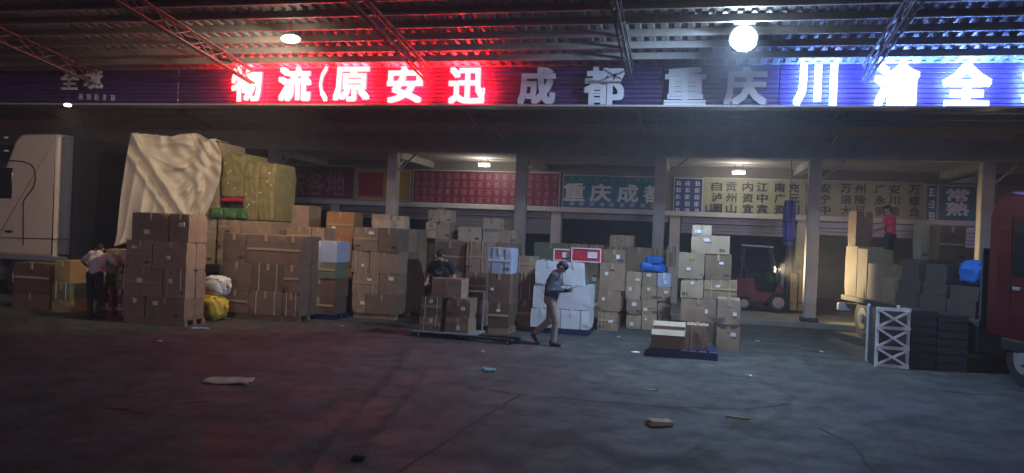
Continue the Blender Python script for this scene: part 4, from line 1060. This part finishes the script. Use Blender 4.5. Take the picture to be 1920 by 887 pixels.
# ================================================================== PEOPLE
SKIN = P('skin', (.46, .27, .19), .55); HAIR = P('hair', (.012, .011, .012), .6)
class Body:
    def __init__(s): s.pr = []
    def cap(s, a, b, ra, rb, reg): s.pr.append(('c', Vector(a), Vector(b), ra, rb, reg))
    def ell(s, c, r, reg): s.pr.append(('e', Vector(c), Vector(r), 0, 0, reg))
    def dist(s, p, q):
        if q[0] == 'c':
            ab = q[2]-q[1]; t = max(0, min(1, (p-q[1]).dot(ab)/max(ab.length_squared, 1e-9))); return (p-(q[1]+ab*t)).length-(q[3]+(q[4]-q[3])*t)
        d = p-q[1]; r = q[2]; return (Vector((d.x/r.x, d.y/r.y, d.z/r.z)).length-1)*min(r)
    def build(s, name, label, loc, rz, regs, vox=.0105, sc=1.):
        bm = bmesh.new()
        for q in s.pr:
            if q[0] == 'c':
                a, b, ra, rb = q[1], q[2], q[3], q[4]; d = b-a; L = d.length; n = max(2, int(L/.05))
                Mx = (d.to_track_quat('Z', 'Y').to_matrix().to_4x4() if L > 1e-6 else Matrix.Identity(4))
                t = bmesh.new(); bmesh.ops.create_uvsphere(t, u_segments=14, v_segments=10, radius=1)
                for v in t.verts:
                    up = v.co.z >= 0; r = rb if up else ra
                    v.co = Vector((v.co.x*r, v.co.y*r, v.co.z*r+(L if up else 0)))
                t.transform(Matrix.Translation(a) @ Mx)
            else:
                t = bmesh.new(); bmesh.ops.create_uvsphere(t, u_segments=18, v_segments=12, radius=1)
                for v in t.verts: v.co = Vector((v.co.x*q[2].x, v.co.y*q[2].y, v.co.z*q[2].z))+q[1]
            me = bpy.data.meshes.new('t'); t.to_mesh(me); t.free(); bm.from_mesh(me); bpy.data.meshes.remove(me)
        me = bpy.data.meshes.new(name); bm.to_mesh(me); bm.free()
        o = bpy.data.objects.new(name, me); COL.objects.link(o)
        md = o.modifiers.new('r', 'REMESH'); md.mode = 'VOXEL'; md.voxel_size = vox; md.use_smooth_shade = True
        ms = o.modifiers.new('s', 'SMOOTH'); ms.factor = .5; ms.iterations = 3
        dg = bpy.context.evaluated_depsgraph_get(); m2 = bpy.data.meshes.new_from_object(o.evaluated_get(dg))
        o.modifiers.clear(); o.data = m2; bpy.data.meshes.remove(me); m2.name = name
        names = list(regs); 
        m2.materials.clear()
        for k in names: m2.materials.append(regs[k])
        idx = {k: i for i, k in enumerate(names)}; mi = []
        for p in m2.polygons:
            c = p.center; best = min(s.pr, key=lambda q: s.dist(c, q)); mi.append(idx[best[5]])
        m2.polygons.foreach_set('material_index', mi); m2.polygons.foreach_set('use_smooth', [True]*len(m2.polygons))
        if sc != 1.:
            for v in m2.vertices: v.co *= sc
        o.location = loc; o.rotation_euler.z = rz; tag(o, label, 'person'); return o
def hand(B, wr, d, palm_n, reg, curl=.6, thumb=1):
    """palm from wrist wr along d; fingers curl towards palm_n; the thumb leaves the side"""
    wr = Vector(wr); d = Vector(d).normalized(); n = Vector(palm_n); n = (n-d*n.dot(d)).normalized(); s = d.cross(n)*thumb
    B.cap(wr, wr+d*.03, .026, .03, reg)
    for k in (-.024, 0, .024): B.cap(wr+d*.02+s*k*.8, wr+d*.085+s*k, .016, .014, reg)
    for k, L in ((-.033, .06), (-.011, .075), (.011, .08), (.033, .07)):
        a = wr+d*.09+s*k; c1 = (d*math.cos(curl)+n*math.sin(curl)); b = a+c1*L*.5; c2 = (d*math.cos(curl*2)+n*math.sin(curl*2)); c = b+c2*L*.5
        B.cap(a, b, .0095, .009, reg); B.cap(b, c, .009, .008, reg)
    t0 = wr+d*.03+s*.035; t1 = t0+(d*.6+s*.6+n*.4).normalized()*.04; t2 = t1+(d*.8+n*.6).normalized()*.032
    B.cap(t0, t1, .012, .011, reg); B.cap(t1, t2, .011, .009, reg)
def head(B, c, fwd, up, hair=True, reg='skin', hr='hair'):
    c = Vector(c); f = Vector(fwd).normalized(); u = Vector(up); u = (u-f*u.dot(f)).normalized(); s = f.cross(u)
    B.cap(c-f*.02+u*.02, c+f*.015+u*.035, .083, .08, reg); B.cap(c+f*.03-u*.02, c+f*.045-u*.075, .062, .04, reg)
    B.cap(c+f*.085+u*.015, c+f*.108-u*.022, .011, .016, reg)             # nose
    B.cap(c+f*.085-u*.055-s*.02, c+f*.085-u*.055+s*.02, .012, .012, reg)    # lips
    for k in (-1, 1): B.cap(c+s*.08*k+u*.01, c+s*.085*k-u*.02-f*.01, .018, .014, reg)
    if hair:
        B.cap(c-f*.03+u*.045, c+f*.03+u*.06, .088, .078, hr); B.cap(c-f*.055+u*.0, c-f*.06-u*.03, .06, .05, hr)
    return c, f, u, s
def eyes(o, c, f, u, s, sc=1.):
    for k in (-1, 1):
        m = MB(); q = (c+f*.075+s*.031*k+u*.012)*sc; m.sphere(q, .013*sc, seg=8, ring=6); m.build('eye', HAIR, o, smooth=True)
        m = MB(); m.bar((c+f*.082+s*.018*k+u*.034)*sc, (c+f*.074+s*.046*k+u*.036)*sc, .012*sc, .008*sc); m.build('eyebrow', HAIR, o)

# --- walking man (side view, facing right, looking down at what his gloved hands hold); local x forward, y left
B = Body()
B.cap((-.03, 0, .94), (-.01, 0, 1.04), .15, .145, 'trousers'); B.cap((-.03, -.07, .92), (-.03, .07, .92), .135, .135, 'trousers')
B.cap((-.01, -.03, 1.03), (.0, .03, 1.1), .158, .158, 'sweater'); B.cap((.0, -.05, 1.18), (.02, .05, 1.26), .16, .155, 'sweater'); B.cap((.03, -.15, 1.39), (.03, .15, 1.39), .09, .09, 'sweater'); B.cap((.01, 0, 1.3), (.05, 0, 1.42), .15, .105, 'sweater')
B.cap((.06, 0, 1.44), (.11, 0, 1.50), .058, .054, 'skin')
hc = head(B, (.165, 0, 1.575), (.72, 0, -.69), (.69, 0, .72))
for s, el, wr in ((-1, (-.06, -.25, 1.12), (.22, -.13, 1.12)), (1, (.0, .25, 1.13), (.24, .1, 1.10))):
    B.cap((.03, .19*s, 1.40), el, .078, .062, 'sweater'); B.cap(el, wr, .062, .042, 'sweater')
hand(B, (.24, -.125, 1.125), (1, .35, .05), (0, .5, .5), 'glove', .5, 1); hand(B, (.26, .1, 1.10), (1, -.35, .0), (0, -.3, .7), 'glove', .5, -1)
# front leg (right, nearer camera) planted, rear leg trailing with the heel up
B.cap((.0, -.09, .90), (.10, -.09, .50), .112, .078, 'trousers'); B.cap((.10, -.09, .50), (.07, -.09, .11), .078, .062, 'trousers')
B.cap((.05, -.09, .05), (.2, -.1, .035), .05, .036, 'shoe'); B.cap((.03, -.09, .04), (.03, -.09, .09), .045, .048, 'shoe')
B.cap((-.03, .09, .90), (-.05, .09, .49), .112, .078, 'trousers'); B.cap((-.05, .09, .49), (-.33, .09, .24), .078, .06, 'trousers')
B.cap((-.38, .09, .17), (-.30, .09, .055), .048, .038, 'shoe'); B.cap((-.38, .09, .17), (-.36, .09, .21), .045, .05, 'shoe'); B.cap((-.30, .09, .055), (-.25, .09, .032), .036, .028, 'shoe')
wf = G(1032, 648)
wm = B.build('person', 'man in dark sweater and khaki trousers walking right, looking at his gloved hands', (wf.x, wf.y, 0), 0., {'trousers': P('khaki', (.36, .30, .24), .8, noise=.1, bump=.7, nscale=14), 'sweater': P('grey_sweater', (.07, .075, .10), .85, noise=.15, bump=.7, nscale=14), 'skin': SKIN, 'hair': HAIR, 'glove': P('black_glove', (.015, .015, .016), .7), 'shoe': P('black_shoe', (.012, .012, .014), .5)}, sc=1.0)
eyes(wm, *hc)
m = MB(); m.cyl((.055, 0, 1.43), (.08, 0, 1.47), .07, .066, n=16); m.build('collar', P('grey_sweater', (.07, .075, .10)), wm, smooth=True)
m = MB(); m.box((.40, -.01, 1.175), (.15, .075, .012), bev=.004, R=Euler((0, rad(-14), 0)).to_matrix())
ph = m.build('phone', P('phone_black', (.02, .02, .022), .2), None, (wf.x, wf.y, 0)); tag(ph, 'small black phone in the hands of the walking man', 'phone')

# --- man behind the cart, black shirt, facing us, head turned down to his right
B = Body()
B.cap((0, -.05, .95), (0, .05, .95), .13, .13, 'trousers'); B.cap((0, 0, 1.02), (.02, 0, 1.2), .135, .145, 'shirt'); B.cap((.02, -.06, 1.25), (.02, .06, 1.25), .135, .135, 'shirt'); B.cap((.02, -.15, 1.42), (.02, .15, 1.42), .075, .075, 'shirt'); B.cap((.02, 0, 1.3), (.02, 0, 1.43), .13, .1, 'shirt')
B.cap((.03, 0, 1.46), (.05, 0, 1.53), .057, .052, 'skin')
hc = head(B, (.08, -.0, 1.615), (.84, -.22, -.42), (.42, -.1, .84))
for s in (-1, 1):
    sh = Vector((.02, .19*s, 1.42)); el = Vector((.0, .29*s, 1.16)); mid = sh.lerp(el, .6); wr = Vector((.24, .24*s, 1.04))
    B.cap(sh, mid, .066, .06, 'shirt'); B.cap(mid, el, .046, .042, 'skin'); B.cap(el, wr, .042, .03, 'skin'); hand(B, wr, (1, -.1*s, -.15), (0, 0, -1), 'skin', .5, -s)
    B.cap((0, .09*s, .92), (.03, .1*s, .5), .092, .062, 'trousers'); B.cap((.03, .1*s, .5), (0, .1*s, .1), .066, .05, 'trousers'); B.cap((-.02, .1*s, .045), (.16, .11*s, .035), .045, .035, 'shoe'); B.cap((-.02, .1*s, .04), (-.01, .1*s, .09), .042, .045, 'shoe')
bx_ = D(826, 560, 16.15)
bmn = B.build('person', 'man in black printed shirt standing behind the loaded hand cart', (bx_.x, 16.15, 0), rad(-90), {'trousers': P('dark_trousers', (.03, .03, .035), .85), 'shirt': P('black_shirt', (.018, .017, .02), .85, noise=.2), 'skin': SKIN, 'hair': HAIR, 'shoe': P('black_shoe', (.012, .012, .014))}, sc=1.03)
eyes(bmn, *hc, 1.03)
m = MB(); m.box((.165, 0, 1.30), (.006, .16, .012)); m.box((.165, 0, 1.27), (.006, .12, .02)); m.build('shirt_print', P('print_grey', (.3, .26, .26), .7), bmn)

# --- man in white t-shirt, back to us, bent towards the left
B = Body()
B.cap((0, -.06, .93), (0, .06, .93), .125, .125, 'trousers'); B.cap((.02, 0, 1.0), (.09, .02, 1.15), .14, .145, 'tee'); B.cap((.1, -.05, 1.2), (.1, .07, 1.22), .14, .14, 'tee'); B.cap((.16, -.14, 1.33), (.17, .17, 1.38), .08, .08, 'tee'); B.cap((.12, 0, 1.25), (.17, .02, 1.37), .13, .1, 'tee')
B.cap((.2, .03, 1.40), (.25, .05, 1.44), .055, .052, 'skin')
hc = head(B, (.32, .08, 1.48), (.82, .35, -.45), (.45, .2, .85))
for s, el, wr in ((-1, (.22, -.32, 1.16), (.46, -.3, 1.06)), (1, (.25, .40, 1.22), (.50, .46, 1.12))):
    sh = Vector((.165, .19*s, 1.355)); el = Vector(el); wr = Vector(wr); mid = sh.lerp(el, .6)
    B.cap(sh, mid, .07, .066, 'tee'); B.cap(mid, el, .046, .042, 'skin'); B.cap(el, wr, .042, .03, 'skin'); hand(B, wr, (1, .05, -.2), (0, 0, -1), 'skin', .5, -s)
for s, kx, ax in ((-1, .07, -.06), (1, .05, .1)):
    B.cap((0, .09*s, .9), (kx, .11*s, .5), .095, .066, 'trousers'); B.cap((kx, .11*s, .5), (ax, .12*s, .1), .068, .054, 'trousers'); B.cap((ax-.02, .12*s, .045), (ax+.16, .13*s, .035), .045, .035, 'shoe'); B.cap((ax-.02, .12*s, .04), (ax-.01, .12*s, .09), .042, .045, 'shoe')
mf = G(178, 597)
wt = B.build('person', 'man in white t-shirt and dark trousers bending over cartons beside the truck', (mf.x, mf.y-.05, 0), rad(105), {'trousers': P('dark_trousers', (.03, .03, .035), .85), 'tee': P('white_tee', (.62, .60, .57), .85, noise=.06, bump=.7, nscale=14), 'skin': SKIN, 'hair': HAIR, 'shoe': P('black_shoe', (.012, .012, .014))})
eyes(wt, *hc)

# --- person in red shirt on the truck load
B = Body()
B.cap((0, -.05, .93), (0, .05, .93), .125, .125, 'trousers'); B.cap((0, 0, 1.02), (.03, 0, 1.2), .13, .14, 'shirt'); B.cap((.03, -.06, 1.25), (.03, .06, 1.25), .13, .13, 'shirt'); B.cap((.04, -.15, 1.40), (.04, .15, 1.40), .075, .075, 'shirt'); B.cap((.03, 0, 1.3), (.04, 0, 1.42), .125, .1, 'shirt')
B.cap((.05, 0, 1.45), (.07, 0, 1.52), .056, .052, 'skin'); hc = head(B, (.10, 0, 1.6), (.85, 0, -.4), (.4, 0, .85))
for s in (-1, 1):
    sh = Vector((.04, .19*s, 1.40)); el = Vector((.06, .27*s, 1.15)); wr = Vector((.28, .2*s, 1.08)); mid = sh.lerp(el, .55)
    B.cap(sh, mid, .064, .06, 'shirt'); B.cap(mid, el, .046, .042, 'skin'); B.cap(el, wr, .042, .03, 'skin'); hand(B, wr, (1, -.1*s, -.1), (0, 0, -1), 'skin', .5, -s)
    B.cap((0, .09*s, .92), (.04, .1*s, .5), .092, .062, 'trousers'); B.cap((.04, .1*s, .5), (0, .1*s, .1), .066, .05, 'trousers'); B.cap((-.02, .1*s, .045), (.16, .11*s, .035), .045, .035, 'shoe'); B.cap((-.02, .1*s, .04), (-.01, .1*s, .09), .042, .045, 'shoe')
q = rtw(.82, 5.45, 1.62)
rp_ = B.build('person', 'person in red shirt and black trousers standing on the red truck load', q, rad(140), {'trousers': P('dark_trousers', (.03, .03, .035), .85), 'shirt': P('red_shirt', (.75, .05, .11), .8), 'skin': SKIN, 'hair': HAIR, 'shoe': P('black_shoe', (.012, .012, .014))}, vox=.013, sc=.98)

# ================================================================== LITTER
def litter(name, label, cat, p, w, d, h, mat, rz=0., seed=0):
    r = random.Random(seed); bm = bmesh.new(); bmesh.ops.create_grid(bm, x_segments=6, y_segments=6, size=.5)
    for v in bm.verts: v.co = Vector((v.co.x*w*(1+r.uniform(-.12, .12)), v.co.y*d*(1+r.uniform(-.12, .12)), h*.35+h*.65*r.random()))
    ex = bmesh.ops.extrude_face_region(bm, geom=bm.faces[:]); 
    for v in ex['geom']:
        if isinstance(v, bmesh.types.BMVert): v.co.z = max(.001, v.co.z-.006-h*.3)
    m = MB(); m.bm(bm); o = m.build(name, mat, None, (p.x, p.y, .002), rz); return tag(o, label, cat)
litter('cardboard_scrap', 'flattened tan cardboard scrap on the ground in front of the dark stack', 'cardboard', G(430, 716), .62, .38, .05, CARD[PALE], .2, 1)
litter('paper_scrap', 'crumpled teal paper scrap on the ground near the middle', 'litter', G(918, 697), .17, .13, .06, P('teal_paper', (.25, .55, .6), .6), .4, 2)
litter('paper_scrap', 'teal paper scrap at the foot of the tall stack by the tarpaulin', 'litter', G(375, 617), .35, .12, .03, P('teal_paper', (.25, .55, .6), .6), .1, 3)
litter('paper_scrap', 'white paper scrap just left of the low blue pallet', 'litter', G(1191, 662), .16, .1, .03, PAPER_GLINT, .1, 4)
litter('paper_scrap', 'tiny pale scrap in the open yard right of the low blue pallet', 'litter', G(1404, 706), .1, .09, .03, PAPER_GLINT, .1, 5)
litter('cardboard_scrap', 'thin cardboard strip lying right of the small crushed box', 'cardboard', G(1383, 784), .28, .06, .02, CARD[TAN], -.05, 6)
litter('cardboard_scrap', 'pale cardboard strip between the ground joint and the low blue pallet', 'cardboard', G(1223, 732), .18, .05, .02, CARD[PALE], -.05, 7)
litter('pebble', 'small dark lump on the ground at the bottom edge', 'stone', G(672, 863), .12, .07, .04, TAR, 0, 8)
for i, (px_, py_, what) in enumerate(((300, 640, 'before the tall stack'), (640, 612, 'at the foot of the wrapped dark stack'), (905, 660, 'right of the hand cart'), (1160, 632, 'beside the white stack'), (1420, 640, 'in the lane before the forklift'), (1540, 660, 'left of the white braced crate'))):
    litter('paper_scrap', 'tiny torn scrap on the ground '+what, 'litter', G(px_, py_), .08+.02*(i % 3), .06, .02, (PAPER_GLINT, CARD[PALE])[i % 2], i, 30+i)
q = G(1236, 797)
m = MB(); m.box((0, 0, .03), (.30, .17, .055), bev=.008); o = m.build('crushed_box', CARD[PALE], None, (q.x, q.y, 0), rad(24)); tag(o, 'small crushed pale box lying alone in the right foreground', 'box')
m = MB(); m.box((-.03, -.03, .062), (.22, .15, .006), R=Euler((rad(4), rad(5), .1)).to_matrix()); m.build('flap', CARD[TAN], o)

# ================================================================== haze volume added for lamp glow and glare veil
m = MB(); m.bx(-96, 96, -46, 96, -1., 7.9); hz = m.build('haze', P('unused', (1, 1, 1)))
hm = bpy.data.materials.new('glare_haze'); hm.use_nodes = True; n = hm.node_tree; n.nodes.remove(n.nodes['Principled BSDF'])
pv = n.nodes.new('ShaderNodeVolumePrincipled'); pv.inputs['Color'].default_value = (.85, .88, .95, 1); pv.inputs['Density'].default_value = HAZE; pv.inputs['Anisotropy'].default_value = .2
n.links.new(pv.outputs[0], n.nodes['Material Output'].inputs['Volume']); hz.data.materials.clear(); hz.data.materials.append(hm); tag(hz, kind='stuff')
